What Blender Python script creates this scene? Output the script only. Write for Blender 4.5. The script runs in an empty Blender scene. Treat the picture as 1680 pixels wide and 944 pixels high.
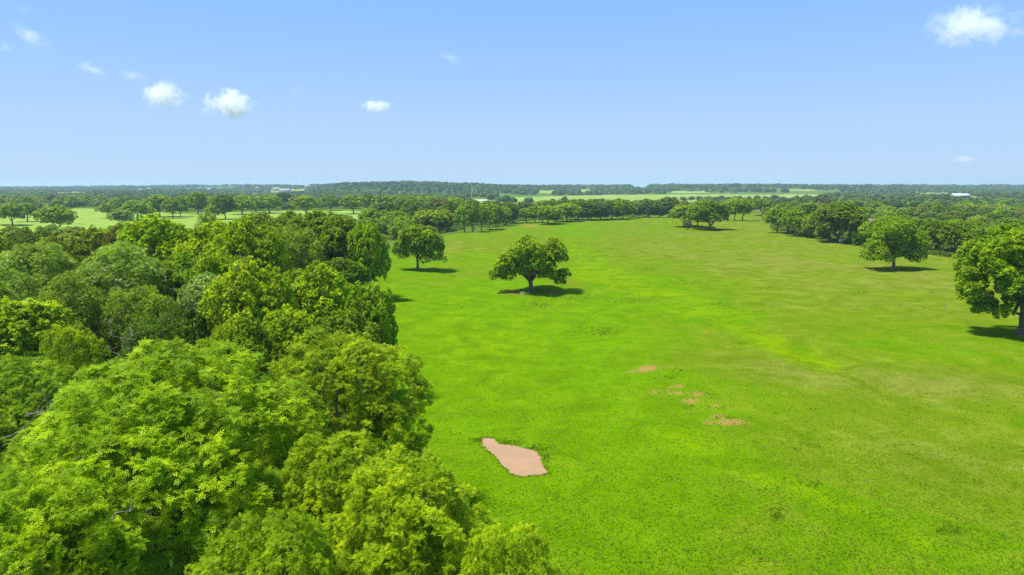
import bpy, math, random
import numpy as np
from mathutils import Vector

S = bpy.context.scene
COL = S.collection
# ------------------------------------------------------------------ camera
F = 1156.0; CX = 840.0; CY = 472.0; H = 28.0
P = math.atan(166.0 / F)
cam_d = bpy.data.cameras.new('camera'); cam = bpy.data.objects.new('camera', cam_d)
COL.objects.link(cam); S.camera = cam
cam.location = (0, 0, H); cam.rotation_euler = (math.pi / 2 - P, 0, 0)
cam_d.sensor_width = 36.0; cam_d.lens = 36.0 * F / 1680.0
cam_d.clip_start = 0.5; cam_d.clip_end = 60000
# ------------------------------------------------------------------ world / sun / exposure
SUN_EL = math.radians(67); SUN_AZ = math.radians(-98)      # azimuth measured from +Y towards +X
W = bpy.data.worlds.new('World'); S.world = W; W.use_nodes = True
wn = W.node_tree.nodes; wl = W.node_tree.links
bg = wn['Background']; bg.inputs['Strength'].default_value = 0.085
sky = wn.new('ShaderNodeTexSky'); sky.sky_type = 'NISHITA'; sky.sun_disc = False
sky.sun_elevation = SUN_EL; sky.sun_rotation = SUN_AZ
sky.altitude = 0; sky.air_density = 0.6; sky.dust_density = 0.0; sky.ozone_density = 3.0
tintn = wn.new('ShaderNodeMix'); tintn.data_type = 'RGBA'       # pale summer air over the whole sky
tintn.inputs[0].default_value = 0.75; tintn.inputs[7].default_value = (1.85, 3.55, 6.9, 1)
wl.new(sky.outputs[0], tintn.inputs[6])
wtc = wn.new('ShaderNodeTexCoord'); wsep = wn.new('ShaderNodeSeparateXYZ'); wl.new(wtc.outputs['Generated'], wsep.inputs[0])
wmr = wn.new('ShaderNodeMapRange'); wmr.interpolation_type = 'SMOOTHSTEP'; wl.new(wsep.outputs['Z'], wmr.inputs['Value'])
for k_, v_ in zip(('From Min', 'From Max', 'To Min', 'To Max'), (0.0, 0.24, 0.85, 0.0)): wmr.inputs[k_].default_value = v_
whz = wn.new('ShaderNodeMix'); whz.data_type = 'RGBA'; whz.inputs[7].default_value = (3.05, 4.1, 5.3, 1)
wl.new(wmr.outputs[0], whz.inputs[0]); wl.new(tintn.outputs[2], whz.inputs[6]); wl.new(whz.outputs[2], bg.inputs['Color'])
sun_d = bpy.data.lights.new('sun', 'SUN'); sun = bpy.data.objects.new('sun', sun_d); COL.objects.link(sun)
sun_d.energy = 3.85; sun_d.angle = math.radians(8.0); sun_d.color = (1.0, 0.955, 0.87)
sdir = Vector((math.sin(SUN_AZ) * math.cos(SUN_EL), math.cos(SUN_AZ) * math.cos(SUN_EL), math.sin(SUN_EL)))
sun.rotation_euler = sdir.to_track_quat('Z', 'Y').to_euler(); sun.location = sdir * 500
S.view_settings.view_transform = 'Standard'; S.view_settings.look = 'None'
S.view_settings.exposure = 1.0; S.view_settings.gamma = 1.0; S.view_settings.use_curve_mapping = False
S.render.engine = 'CYCLES'
cy = S.cycles
cy.max_bounces = 10; cy.diffuse_bounces = 5; cy.transmission_bounces = 6; cy.glossy_bounces = 2
cy.volume_bounces = 5; cy.use_denoising = False; cy.use_adaptive_sampling = False; cy.sample_clamp_indirect = 4.0
cy.volume_max_steps = 256

# ------------------------------------------------------------------ projection helpers (used to survey the site from the photograph)
cP, sP = math.cos(P), math.sin(P)
def G(px, py, z=0.0):
    dx = px - CX; dy = F * cP - (py - CY) * sP; dz = -F * sP - (py - CY) * cP
    t = (z - H) / dz
    return dx * t, dy * t
def slope(py):
    return (-F * sP - (py - CY) * cP) / (F * cP - (py - CY) * sP)
def zat(py, y): return H + y * slope(py)
def dep(y, z=0.0): return y * cP + (H - z) * sP
def proj(x, y, z=0.0):
    d = y * cP - (z - H) * sP
    v = y * sP + (z - H) * cP
    return CX + F * x / d, CY - F * v / d
def gx(px, y, z=0.0): return (px - CX) * dep(y, z) / F

def sstep(a, b, x):
    t = np.clip((np.asarray(x, float) - a) / (b - a), 0, 1); return t * t * (3 - 2 * t)

_hr = np.random.default_rng(5)
_waves = [(2 * math.pi / L, a, th, ph) for L, a, th, ph in
          [(lam, amp, _hr.uniform(0, math.pi), _hr.uniform(0, 6.28)) for lam, amp in
           [(70, .22), (46, .16), (33, .10), (24, .08), (17, .055), (12, .04), (8.5, .03), (6.3, .022), (4.6, .016), (3.4, .011)] for _ in (0, 1)]]
HILL_X = [-900, 0, 130, 250, 400, 505, 530, 560, 600, 650, 700, 760, 820, 860, 960, 1080, 1200, 1330, 1450, 1600, 1700, 2600]
HILL_P = [309, 308.5, 307.5, 305.5, 304.5, 306, 304.5, 301.5, 300.2, 299.6, 300, 302, 304.2, 305.5, 305.6, 304.5, 303.6, 304.4, 305.2, 306, 306.2, 306.5]
HILL_Y = [5200, 5200, 5200, 5200, 5000, 4300, 3200, 2800, 2700, 2700, 2700, 2700, 2800, 3100, 3600, 3400, 3200, 3200, 3600, 4200, 4600, 4600]
def hz(x, y):
    x = np.asarray(x, float); y = np.asarray(y, float)
    h = np.zeros(np.broadcast(x, y).shape)
    for k, a, th, ph in _waves:
        h = h + a * np.sin(k * (x * math.cos(th) + y * math.sin(th)) + ph)
    r = np.hypot(x, y)
    h = h * sstep(8, 30, r) * (1 - sstep(500, 900, r))
    pd = np.hypot((x - PUD[0]) / 7.5, (y - PUD[1]) / 9.0)
    h = h * sstep(0.8, 2.0, pd)
    yy = np.maximum(y, 1.0)
    px = CX + F * x / (yy * cP)
    cy_ = np.interp(px, HILL_X, HILL_Y); pp = np.interp(px, HILL_X, HILL_P)
    top = H + (306.0 - pp) / F * cy_ - 9.0
    g = sstep(0.66, 1.0, y / cy_) * (1 - 0.35 * sstep(1.15, 1.9, y / cy_))
    return h + np.where(y > 800, top * g, 0.0)
PUD = G(848, 750)

# ------------------------------------------------------------------ object helpers
def setp(o, label=None, cat=None, group=None, kind=None):
    if label: o['label'] = label
    if cat: o['category'] = cat
    if group: o['group'] = group
    if kind: o['kind'] = kind
    return o
def link(name, data, parent=None, loc=None):
    o = bpy.data.objects.new(name, data); COL.objects.link(o)
    if parent: o.parent = parent
    if loc is not None: o.location = loc
    return o
def mesh_np(name, V, Fc, mat, smooth=False, attrs=None):
    """V (n,3); Fc (m,k) constant face size"""
    me = bpy.data.meshes.new(name)
    V = np.ascontiguousarray(V, np.float32); Fc = np.ascontiguousarray(Fc, np.int32)
    m, k = Fc.shape
    me.vertices.add(len(V)); me.vertices.foreach_set('co', V.ravel())
    me.loops.add(m * k); me.loops.foreach_set('vertex_index', Fc.ravel())
    me.polygons.add(m)
    me.polygons.foreach_set('loop_start', np.arange(0, m * k, k, dtype=np.int32))
    me.polygons.foreach_set('loop_total', np.full(m, k, np.int32))
    if smooth: me.polygons.foreach_set('use_smooth', np.ones(m, bool))
    me.update(calc_edges=True)
    for an, av in (attrs or {}).items():
        a = me.attributes.new(an, 'FLOAT', 'POINT'); a.data.foreach_set('value', np.ascontiguousarray(av, np.float32))
    for mm in (mat if isinstance(mat, (list, tuple)) else [mat]): me.materials.append(mm)
    return me
def merge(parts):
    Vs, Fs, o = [], [], 0
    for v, f in parts:
        Vs.append(v); Fs.append(np.asarray(f) + o); o += len(v)
    return np.concatenate(Vs), np.concatenate(Fs)
def tube(pts, rad, n=7):
    pts = np.asarray(pts, float); m = len(pts); V = []
    for i in range(m):
        t = pts[min(i + 1, m - 1)] - pts[max(i - 1, 0)]; t /= np.linalg.norm(t) + 1e-9
        a = np.cross(t, [0, 0, 1.0]) if abs(t[2]) < .95 else np.cross(t, [1.0, 0, 0])
        a /= np.linalg.norm(a); b = np.cross(t, a)
        an = np.arange(n) * 2 * math.pi / n
        V.append(pts[i] + rad[i] * (np.cos(an)[:, None] * a + np.sin(an)[:, None] * b))
    V = np.concatenate(V); Fc = []
    for i in range(m - 1):
        for j in range(n):
            k = (j + 1) % n; Fc.append((i * n + j, i * n + k, (i + 1) * n + k, (i + 1) * n + j))
    return V, np.array(Fc)
def box(x0, x1, y0, y1, z0, z1):
    V = np.array([(x, y, z) for z in (z0, z1) for y in (y0, y1) for x in (x0, x1)], float)
    Fc = np.array([(0, 2, 3, 1), (4, 5, 7, 6), (0, 1, 5, 4), (2, 6, 7, 3), (0, 4, 6, 2), (1, 3, 7, 5)])
    return V, Fc
def bent(p0, p1, rng, seg=5, wob=.12, sag=0.0):
    p0 = np.asarray(p0, float); p1 = np.asarray(p1, float); L = np.linalg.norm(p1 - p0)
    t = np.linspace(0, 1, seg)[:, None]; pts = p0 + (p1 - p0) * t
    off = rng.normal(0, wob * L / 2, (seg, 3)) * np.sin(t * math.pi)
    pts = pts + off; pts[:, 2] += sag * L * np.sin(t[:, 0] * math.pi)
    return pts

# ------------------------------------------------------------------ materials
def new_mat(name):
    m = bpy.data.materials.new(name); m.use_nodes = True
    for n in list(m.node_tree.nodes): m.node_tree.nodes.remove(n)
    return m, m.node_tree.nodes, m.node_tree.links
def rgb(ns, c):
    n = ns.new('ShaderNodeRGB'); n.outputs[0].default_value = (*c, 1); return n.outputs[0]
def mixc(ns, ls, fac, a, b, blend='MIX'):
    n = ns.new('ShaderNodeMix'); n.data_type = 'RGBA'; n.blend_type = blend
    for i, v in ((0, fac), (6, a), (7, b)):
        if isinstance(v, (int, float)): n.inputs[i].default_value = v
        elif isinstance(v, tuple): n.inputs[i].default_value = (*v, 1)
        else: ls.new(v, n.inputs[i])
    return n.outputs[2]
def math_(ns, ls, op, a, b=None, c=None, clamp=False):
    n = ns.new('ShaderNodeMath'); n.operation = op; n.use_clamp = clamp
    for i, v in enumerate((a, b, c)):
        if v is None: continue
        if isinstance(v, (int, float)): n.inputs[i].default_value = v
        else: ls.new(v, n.inputs[i])
    return n.outputs[0]
def noise(ns, ls, vec, scale, detail=3.0, rough=.55, dist=0.0):
    n = ns.new('ShaderNodeTexNoise'); n.inputs['Scale'].default_value = scale
    n.inputs['Detail'].default_value = detail; n.inputs['Roughness'].default_value = rough
    n.inputs['Distortion'].default_value = dist
    if vec is not None: ls.new(vec, n.inputs['Vector'])
    return n.outputs['Fac']
def maprange(ns, ls, v, a, b, c=0.0, d=1.0, smooth=True):
    n = ns.new('ShaderNodeMapRange'); n.interpolation_type = 'SMOOTHSTEP' if smooth else 'LINEAR'
    ls.new(v, n.inputs['Value'])
    for k, x in zip(('From Min', 'From Max', 'To Min', 'To Max'), (a, b, c, d)): n.inputs[k].default_value = x
    return n.outputs['Result']
def attr(ns, name):
    n = ns.new('ShaderNodeAttribute'); n.attribute_name = name; return n.outputs['Fac']
def principled(ns, ls, col, rough=.8, spec=.2, normal=None, metal=0.0):
    b = ns.new('ShaderNodeBsdfPrincipled')
    if isinstance(col, tuple): b.inputs['Base Color'].default_value = (*col, 1)
    else: ls.new(col, b.inputs['Base Color'])
    b.inputs['Roughness'].default_value = rough; b.inputs['Specular IOR Level'].default_value = spec
    b.inputs['Metallic'].default_value = metal
    if normal is not None: ls.new(normal, b.inputs['Normal'])
    return b
def finish(ns, ls, shader):
    o = ns.new('ShaderNodeOutputMaterial'); ls.new(shader, o.inputs['Surface'])

def leaf_mat(name, trans=.42, spec=.10, youth=(1.50, 1.15, .6), clump=.33):
    """leaf colour = the object's own colour, varied per clump of leaves, per leaf and by young yellow growth"""
    m, ns, ls = new_mat(name)
    oi = ns.new('ShaderNodeObjectInfo')
    t = attr(ns, 'tint')
    geo = ns.new('ShaderNodeNewGeometry')
    big = noise(ns, ls, geo.outputs['Position'], clump, 2.0)
    k = math_(ns, ls, 'ADD', maprange(ns, ls, t, 0, 1, .62, 1.38, False), maprange(ns, ls, big, .3, .7, -.22, .22, False))
    base = mixc(ns, ls, 1.0, oi.outputs['Color'], (1, 1, 1), 'MULTIPLY')
    vm = ns.new('ShaderNodeVectorMath'); vm.operation = 'SCALE'; ls.new(base, vm.inputs[0]); ls.new(k, vm.inputs['Scale'])
    young = mixc(ns, ls, 1.0, vm.outputs[0], youth, 'MULTIPLY')
    yf = maprange(ns, ls, math_(ns, ls, 'ADD', t, math_(ns, ls, 'MULTIPLY', big, .6)), .75, 1.35, 0, 1)
    col = mixc(ns, ls, yf, vm.outputs[0], young)
    p = principled(ns, ls, col, .5, spec)
    tr = ns.new('ShaderNodeBsdfTranslucent')
    tc = mixc(ns, ls, 1.0, col, (1.15, 1.1, .5), 'MULTIPLY'); ls.new(tc, tr.inputs['Color'])
    mx = ns.new('ShaderNodeMixShader'); mx.inputs[0].default_value = trans
    ls.new(p.outputs[0], mx.inputs[1]); ls.new(tr.outputs[0], mx.inputs[2])
    finish(ns, ls, mx.outputs[0]); return m
def bark_mat(name, c0, c1):
    m, ns, ls = new_mat(name)
    g = ns.new('ShaderNodeTexCoord'); mp = ns.new('ShaderNodeMapping'); mp.inputs['Scale'].default_value = (6, 6, 1.2)
    ls.new(g.outputs['Object'], mp.inputs['Vector'])
    n1 = noise(ns, ls, mp.outputs[0], 1.6, 5, .65)
    col = mixc(ns, ls, maprange(ns, ls, n1, .35, .65), c0, c1)
    bp = ns.new('ShaderNodeBump'); bp.inputs['Strength'].default_value = .8; bp.inputs['Distance'].default_value = .05
    ls.new(n1, bp.inputs['Height'])
    finish(ns, ls, principled(ns, ls, col, .9, .1, bp.outputs[0]).outputs[0]); return m
M = {}
M['leaf'] = leaf_mat('pecan_leaf')
M['leaf_far'] = leaf_mat('far_leaf', trans=.36, clump=.12)
M['feather'] = leaf_mat('feathery_leaf', trans=.42, youth=(1.2, 1.15, .95))
M['bark'] = bark_mat('bark', (.09, .065, .048), (.21, .165, .13))
M['pale_bark'] = bark_mat('bare_wood', (.20, .17, .14), (.34, .30, .25))

def grass_mat(name, lush, mid, dry, soilc=(.36, .17, .09), gscale=1.0, bump=.35):
    m, ns, ls = new_mat(name)
    geo = ns.new('ShaderNodeNewGeometry'); pos = geo.outputs['Position']
    sep = ns.new('ShaderNodeSeparateXYZ'); ls.new(pos, sep.inputs[0])
    a_dry = attr(ns, 'dry'); a_soil = attr(ns, 'soil'); a_lush = attr(ns, 'lush')
    n_big = noise(ns, ls, pos, .03 * gscale, 4, .6, .6)
    n_mid = noise(ns, ls, pos, .17 * gscale, 5, .62, .8)
    n_sm = noise(ns, ls, pos, .9 * gscale, 4, .6, .5)
    n_fine = noise(ns, ls, pos, 5.5, 3, .7)
    d = math_(ns, ls, 'ADD', a_dry, maprange(ns, ls, n_big, .3, .7, -.28, .28, False))
    d = math_(ns, ls, 'ADD', d, maprange(ns, ls, n_mid, .3, .7, -.30, .30, False))
    d = math_(ns, ls, 'ADD', d, maprange(ns, ls, n_sm, .3, .7, -.16, .16, False))
    c1 = mixc(ns, ls, maprange(ns, ls, d, 0.1, .55), lush, mid)
    c2 = mixc(ns, ls, maprange(ns, ls, d, .55, 1.15), c1, dry)
    l = math_(ns, ls, 'ADD', math_(ns, ls, 'ADD', a_lush, maprange(ns, ls, n_mid, .3, .7, -.45, .45, False)), maprange(ns, ls, n_sm, .3, .7, -.3, .3, False))
    c2 = mixc(ns, ls, maprange(ns, ls, l, .35, .9), c2, (lush[0] * 1.30, lush[1] * 1.05, lush[2]))
    dk = maprange(ns, ls, noise(ns, ls, pos, .55, 5, .7, 1.2), .56, .70)
    c3 = mixc(ns, ls, math_(ns, ls, 'MULTIPLY', dk, .55), c2, (lush[0] * .42, lush[1] * .52, lush[2]))
    # grain of single plants
    gr = math_(ns, ls, 'MULTIPLY', maprange(ns, ls, n_fine, .3, .72, .78, 1.22, False), maprange(ns, ls, n_mid, .3, .7, .80, 1.2, False))
    vm = ns.new('ShaderNodeVectorMath'); vm.operation = 'SCALE'; ls.new(c3, vm.inputs[0]); ls.new(gr, vm.inputs['Scale'])
    s = math_(ns, ls, 'ADD', a_soil, math_(ns, ls, 'MULTIPLY', math_(ns, ls, 'SUBTRACT', noise(ns, ls, pos, 1.7, 6, .85, .8), .5), 3.0))
    s = math_(ns, ls, 'MULTIPLY', maprange(ns, ls, s, .42, .62), maprange(ns, ls, a_soil, .02, .15))
    sc = mixc(ns, ls, maprange(ns, ls, n_fine, .35, .65), soilc, (soilc[0] * 1.35, soilc[1] * 1.4, soilc[2] * 1.3))
    col = mixc(ns, ls, s, vm.outputs[0], sc)
    bp = ns.new('ShaderNodeBump'); bp.inputs['Strength'].default_value = bump; bp.inputs['Distance'].default_value = .35
    hh = math_(ns, ls, 'ADD', math_(ns, ls, 'MULTIPLY', n_fine, .18), math_(ns, ls, 'ADD', n_sm, math_(ns, ls, 'MULTIPLY', n_mid, 1.5)))
    ls.new(hh, bp.inputs['Height'])
    finish(ns, ls, principled(ns, ls, col, 1.0, 0.0, bp.outputs[0]).outputs[0]); return m
M['meadow'] = grass_mat('meadow_grass', (.094, .192, .001), (.110, .167, .005), (.146, .165, .022), soilc=(.23, .135, .042))
M['hay'] = grass_mat('mown_hay_grass', (.175, .285, .03), (.20, .28, .05), (.225, .265, .085), gscale=.4, bump=.15)
M['pasture'] = grass_mat('far_pasture_grass', (.17, .275, .03), (.20, .28, .055), (.23, .27, .09), gscale=.15, bump=.1)
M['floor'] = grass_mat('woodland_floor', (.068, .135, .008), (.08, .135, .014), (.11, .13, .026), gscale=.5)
def flat_mat(name, c, rough=.7, spec=.3, var=.15, scale=2.0, metal=0.0):
    m, ns, ls = new_mat(name)
    tc = ns.new('ShaderNodeTexCoord')
    n = noise(ns, ls, tc.outputs['Object'], scale, 4)
    col = mixc(ns, ls, n, tuple(x * (1 - var) for x in c), tuple(min(1, x * (1 + var)) for x in c))
    finish(ns, ls, principled(ns, ls, col, rough, spec, metal=metal).outputs[0]); return m

# ------------------------------------------------------------------ ground (one grid, faces shared out between the fields and the wood)
def poly_in(poly, x, y):
    x = np.asarray(x, float); y = np.asarray(y, float); ins = np.zeros(x.shape, bool); n = len(poly)
    for i in range(n):
        x0, y0 = poly[i]; x1, y1 = poly[(i + 1) % n]
        c = ((y0 > y) != (y1 > y)) & (x < (x1 - x0) * (y - y0) / ((y1 - y0) + 1e-12) + x0)
        ins ^= c
    return ins
MEADOW = [(560, 470), (556, 452), (600, 438), (640, 415), (650, 398), (700, 392), (745, 386), (800, 376), (850, 370), (868, 362), (930, 364),
          (1000, 359), (1090, 354.5), (1160, 352), (1240, 351), (1262, 372), (1320, 390), (1400, 402), (1500, 416), (1600, 428), (1760, 445), (2300, 520),
          (2600, 3000), (1500, 3000), (640, 1300), (560, 980), (520, 900), (500, 760), (520, 640), (560, 560)]
HAY = [(-600, 450), (-600, 346), (0, 346), (130, 342), (300, 351), (460, 347), (560, 346), (640, 349), (700, 356), (690, 366), (560, 372), (330, 380), (200, 400), (80, 420), (0, 420)]
PASTURE = [(815, 334), (815, 325), (900, 322.5), (1000, 320), (1130, 319.5), (1370, 319.5), (1372, 322), (1330, 328), (1240, 333), (1150, 333.5), (1000, 336), (860, 336)]
SMALLF = [[(948, 311.5), (966, 311), (968, 315.5), (948, 316)], [(1100, 314), (1160, 314.5), (1160, 317), (1100, 317.5)], [(440, 311.5), (503, 311), (500, 315), (440, 315.5)],
          [(1036, 305.5), (1064, 305.2), (1064, 307.5), (1036, 307.8)], [(1500, 317), (1560, 316.5), (1560, 318.5), (1500, 319)], [(1290, 312), (1340, 311.6), (1340, 313.6), (1290, 314)], [(90, 316), (150, 315.5), (150, 317.5), (90, 318)], [(1055, 330), (1062, 329), (1140, 329), (1150, 336), (1060, 339)], [(880, 313.2), (910, 313), (912, 317), (880, 317.5)], [(1360, 326), (1376, 322), (1382, 333), (1362, 334)],
          [(1540, 323), (1610, 323), (1606, 328.5), (1560, 329)], [(764, 326.5), (815, 327), (810, 334), (764, 333)]]
NU, NY = 420, 400
us = np.linspace(-.95, .95, NU); ys = np.exp(np.linspace(math.log(14), math.log(13500), NY))
UU, YY = np.meshgrid(us, ys); XX = UU * YY; ZZ = hz(XX, YY)
GPX, GPY = proj(XX, YY, np.where(YY > 1500, ZZ, 0))
gr = np.random.default_rng(3)
def blob(cx, cy_, rx, ry, a=1.0, rot=0.0):
    c, s = math.cos(math.radians(rot)), math.sin(math.radians(rot))
    dx, dy = GPX - cx, GPY - cy_
    u = (dx * c + dy * s) / rx; v = (-dx * s + dy * c) / ry
    return a * np.exp(-(u * u + v * v))
dry = .10 + .36 * sstep(960, 1300, GPX) + .30 * sstep(520, 400, GPY)
for b in [(1340, 610, 130, 22, .35, 8), (1560, 630, 160, 40, .30, 0), (1200, 560, 120, 20, .22, 5), (1560, 780, 180, 60, .22, 0), (960, 400, 160, 16, .18, 0),
          (1130, 430, 180, 22, .22, 0), (1500, 480, 200, 30, .25, 0), (740, 405, 70, 12, .35, 0), (1070, 402, 60, 6, .35, 0), (1500, 456, 40, 4, .4, 0),
          (940, 466, 34, 6, .5, 0), (905, 590, 60, 10, .18, 10), (1100, 590, 90, 14, .3, 0), (1300, 545, 90, 14, .2, 0), (900, 450, 60, 10, .25, 0), (1010, 690, 60, 10, .1, 0)]: dry = dry + blob(*b)
lush = 0 * dry
for b in [(960, 420, 60, 26, .6, 45), (1000, 460, 130, 14, .55, 12), (1130, 500, 160, 22, .4, 14), (1250, 560, 130, 16, .5, 22), (1340, 590, 90, 18, .5, 20), (1300, 800, 200, 16, .65, 22),
          (1500, 900, 160, 16, .5, 25), (1120, 690, 60, 40, .35, 0), (760, 560, 180, 60, .45, 0), (640, 500, 70, 30, .4, 0), (860, 640, 180, 60, .30, 0), (1000, 870, 200, 60, .25, 0)]: lush = lush + blob(*b)
dry = dry - .5 * lush
soil = 0 * dry
for b in [(1062, 605, 19, 7, .95), (1032, 611, 14, 4, .6), (1100, 604, 14, 3, .5), (1090, 630, 12, 3, .45), (1070, 646, 10, 4, .6), (1092, 648, 14, 4, .6), (1112, 640, 16, 4, .7), (1112, 653, 14, 3.5, .7),
          (1146, 651, 13, 3.5, .75), (1135, 663, 20, 5, .8), (1172, 670, 14, 3, .65), (1132, 684, 18, 3.5, .7), (1178, 687, 13, 5, .85), (1160, 699, 12, 4, .7), (1202, 700, 28, 7, 1.0),
          (1195, 567, 10, 2.5, .5), (1160, 546, 14, 2.5, .5), (1025, 590, 12, 3, .45), (972, 808, 14, 4, .35), (880, 787, 22, 4, .3), (1530, 912, 12, 5, .45), (1280, 850, 10, 6, .3),
          (848, 481, 20, 3.0, 1.05), (905, 480, 20, 2.4, .85), (828, 479, 14, 2.2, .7), (1070, 402, 40, 3, .3), (870, 370, 16, 1.4, .9), (645, 434, 14, 2, .35), (620, 428, 14, 2, .45), (1280, 431, 14, 1.6, .35), (1362, 402, 14, 2, .35),
          (790, 725, 12, 5, .45), (812, 718, 18, 4, .4), (1655, 574, 22, 3, .45), (1500, 457, 18, 2, .4), (935, 464, 18, 2, .35), (600, 585, 10, 5, .5)]: soil = soil + blob(*b)
inM = poly_in(MEADOW, GPX, GPY); inH = poly_in(HAY, GPX, GPY); inP = poly_in(PASTURE, GPX, GPY)
for q in SMALLF: inP |= poly_in(q, GPX, GPY)
cls = np.where(inM, 1, np.where(inH, 2, np.where(inP, 3, 0)))
fc = cls[:-1, :-1]
idx = np.arange(NU * NY).reshape(NY, NU)
quads = np.stack([idx[:-1, :-1], idx[:-1, 1:], idx[1:, 1:], idx[1:, :-1]], -1)
V = np.stack([XX, YY, ZZ], -1).reshape(-1, 3)
def sub_sheet(name, k, mat, label):
    q = quads[fc == k]; u, inv = np.unique(q, return_inverse=True)
    me = mesh_np(name, V[u], inv.reshape(q.shape), mat, True, {'dry': dry.ravel()[u], 'lush': lush.ravel()[u], 'soil': soil.ravel()[u]})
    return setp(link(name, me), label, kind='structure')
sub_sheet('meadow', 1, M['meadow'], 'wide bright green meadow with yellowish bands and bare reddish patches')
sub_sheet('hay_field', 2, M['hay'], 'pale mown field behind the woodland')
sub_sheet('far_pasture', 3, M['pasture'], 'pale green open fields beyond the tree belts')
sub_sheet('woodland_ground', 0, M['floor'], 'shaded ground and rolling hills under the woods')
# the land behind and beside the drone, down to the same horizon
def outer_land():
    Vs = []; n = 0
    pts = [(-.95 * 13500, 13500), (-13500, 13500), (-13500, -13500), (13500, -13500), (13500, 13500), (.95 * 13500, 13500)]
    inner = [(-.95 * 14, 14), (.95 * 14, 14)]
    V = [(x, y, -.35) for x, y in [inner[0], pts[0], pts[1], pts[2], pts[3], pts[4], pts[5], inner[1]]]
    Fc = [(0, 1, 2), (0, 2, 3), (0, 3, 7), (3, 4, 7), (4, 5, 7), (5, 6, 7)]
    Vn = np.array(V, float)
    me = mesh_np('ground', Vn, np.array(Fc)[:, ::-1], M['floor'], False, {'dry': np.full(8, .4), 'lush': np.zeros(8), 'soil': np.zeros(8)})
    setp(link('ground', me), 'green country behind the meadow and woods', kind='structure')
outer_land()

# ------------------------------------------------------------------ crowns
def unit(v): return v / (np.linalg.norm(v, axis=-1, keepdims=True) + 1e-9)
def spray_template(kind):
    V, Fc = [], []
    def leaf(x, y, ang, L, w, droop=.09):
        c, s = math.cos(ang), math.sin(ang); i = len(V)
        for u, v in ((0, 0), (.45, -.5), (1, 0), (.45, .5)):
            lx, ly = u * L, v * w
            X, Y = x + lx * c - ly * s, y + lx * s + ly * c
            V.append((X, Y, -droop * (X * X + Y * Y) / .35 - .15 * abs(ly)))
        Fc.append((i, i + 1, i + 2, i + 3))
    if kind == 0:
        for xx, a in ((.03, 1.25), (.12, 1.0), (.21, .8)):
            for sg in (-1, 1): leaf(xx, 0, sg * a, .17, .068)
        leaf(.28, 0, 0, .18, .07)
    elif kind == 1:
        for a in (-.95, 0, .95): leaf(.02, 0, a, .42, .20, .1)
    elif kind == 2:
        leaf(-.35, 0, 0, .8, .6, .15)
    elif kind == 3:
        leaf(-.75, 0, 0, 1.6, 1.25, .05)
    elif kind == 4:                                   # feathery: narrow upright slips
        for a in (-.5, .1, .6): leaf(0, 0, a, .42, .085, .1)
    return np.array(V), np.array(Fc)
TPL = {k: spray_template(k) for k in range(5)}
def make_sprays(name, pos, out, tint, kind, rng, mat, size=1.0, up=.55, rnd=.45):
    n = len(pos)
    nrm = unit(out * .45 + np.array([0, -0.0, up]) + rng.normal(0, rnd, (n, 3)))
    t = unit(out + rng.normal(0, .35, (n, 3)) + np.array([0, 0, .25 if kind != 4 else .9]))
    t = unit(t - nrm * (t * nrm).sum(-1, keepdims=True)); b = np.cross(nrm, t)
    tv, tf = TPL[kind]; s = rng.uniform(.72, 1.25, (n, 1, 1)) * size
    Vv = pos[:, None, :] + s * (tv[None, :, 0:1] * t[:, None] + tv[None, :, 1:2] * b[:, None] + tv[None, :, 2:3] * nrm[:, None])
    Ff = tf[None] + (np.arange(n) * len(tv))[:, None, None]
    return mesh_np(name, Vv.reshape(-1, 3), Ff.reshape(-1, 4), mat, False, {'tint': np.repeat(tint, len(tv))})
def generic_lobes(rng, R, Ht, base=.22, n=13, spread=.60, lr=(.27, .42), top=1.0):
    zc = Ht * (base + 1) / 2 - .03 * Ht; hzr = Ht * (1 - base) / 2
    L = []
    for i in range(n):
        k = (i + .5) / n; z = 1 - 1.55 * k; a = i * 2.39996 + rng.uniform(-.5, .5)
        r = math.sqrt(max(0, 1 - z * z)); q = rng.uniform(.72, 1.08)
        rr = R * rng.uniform(*lr) * (1.0 - .12 * max(0, -z))
        L.append((R * spread * r * q * math.cos(a) * 1.05, R * spread * r * q * math.sin(a) * 1.05, zc + (hzr - rr * .75) * z * rng.uniform(.85, 1.05), rr))
    L.append((0, 0, zc, R * .36))
    return np.array(L)
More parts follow.
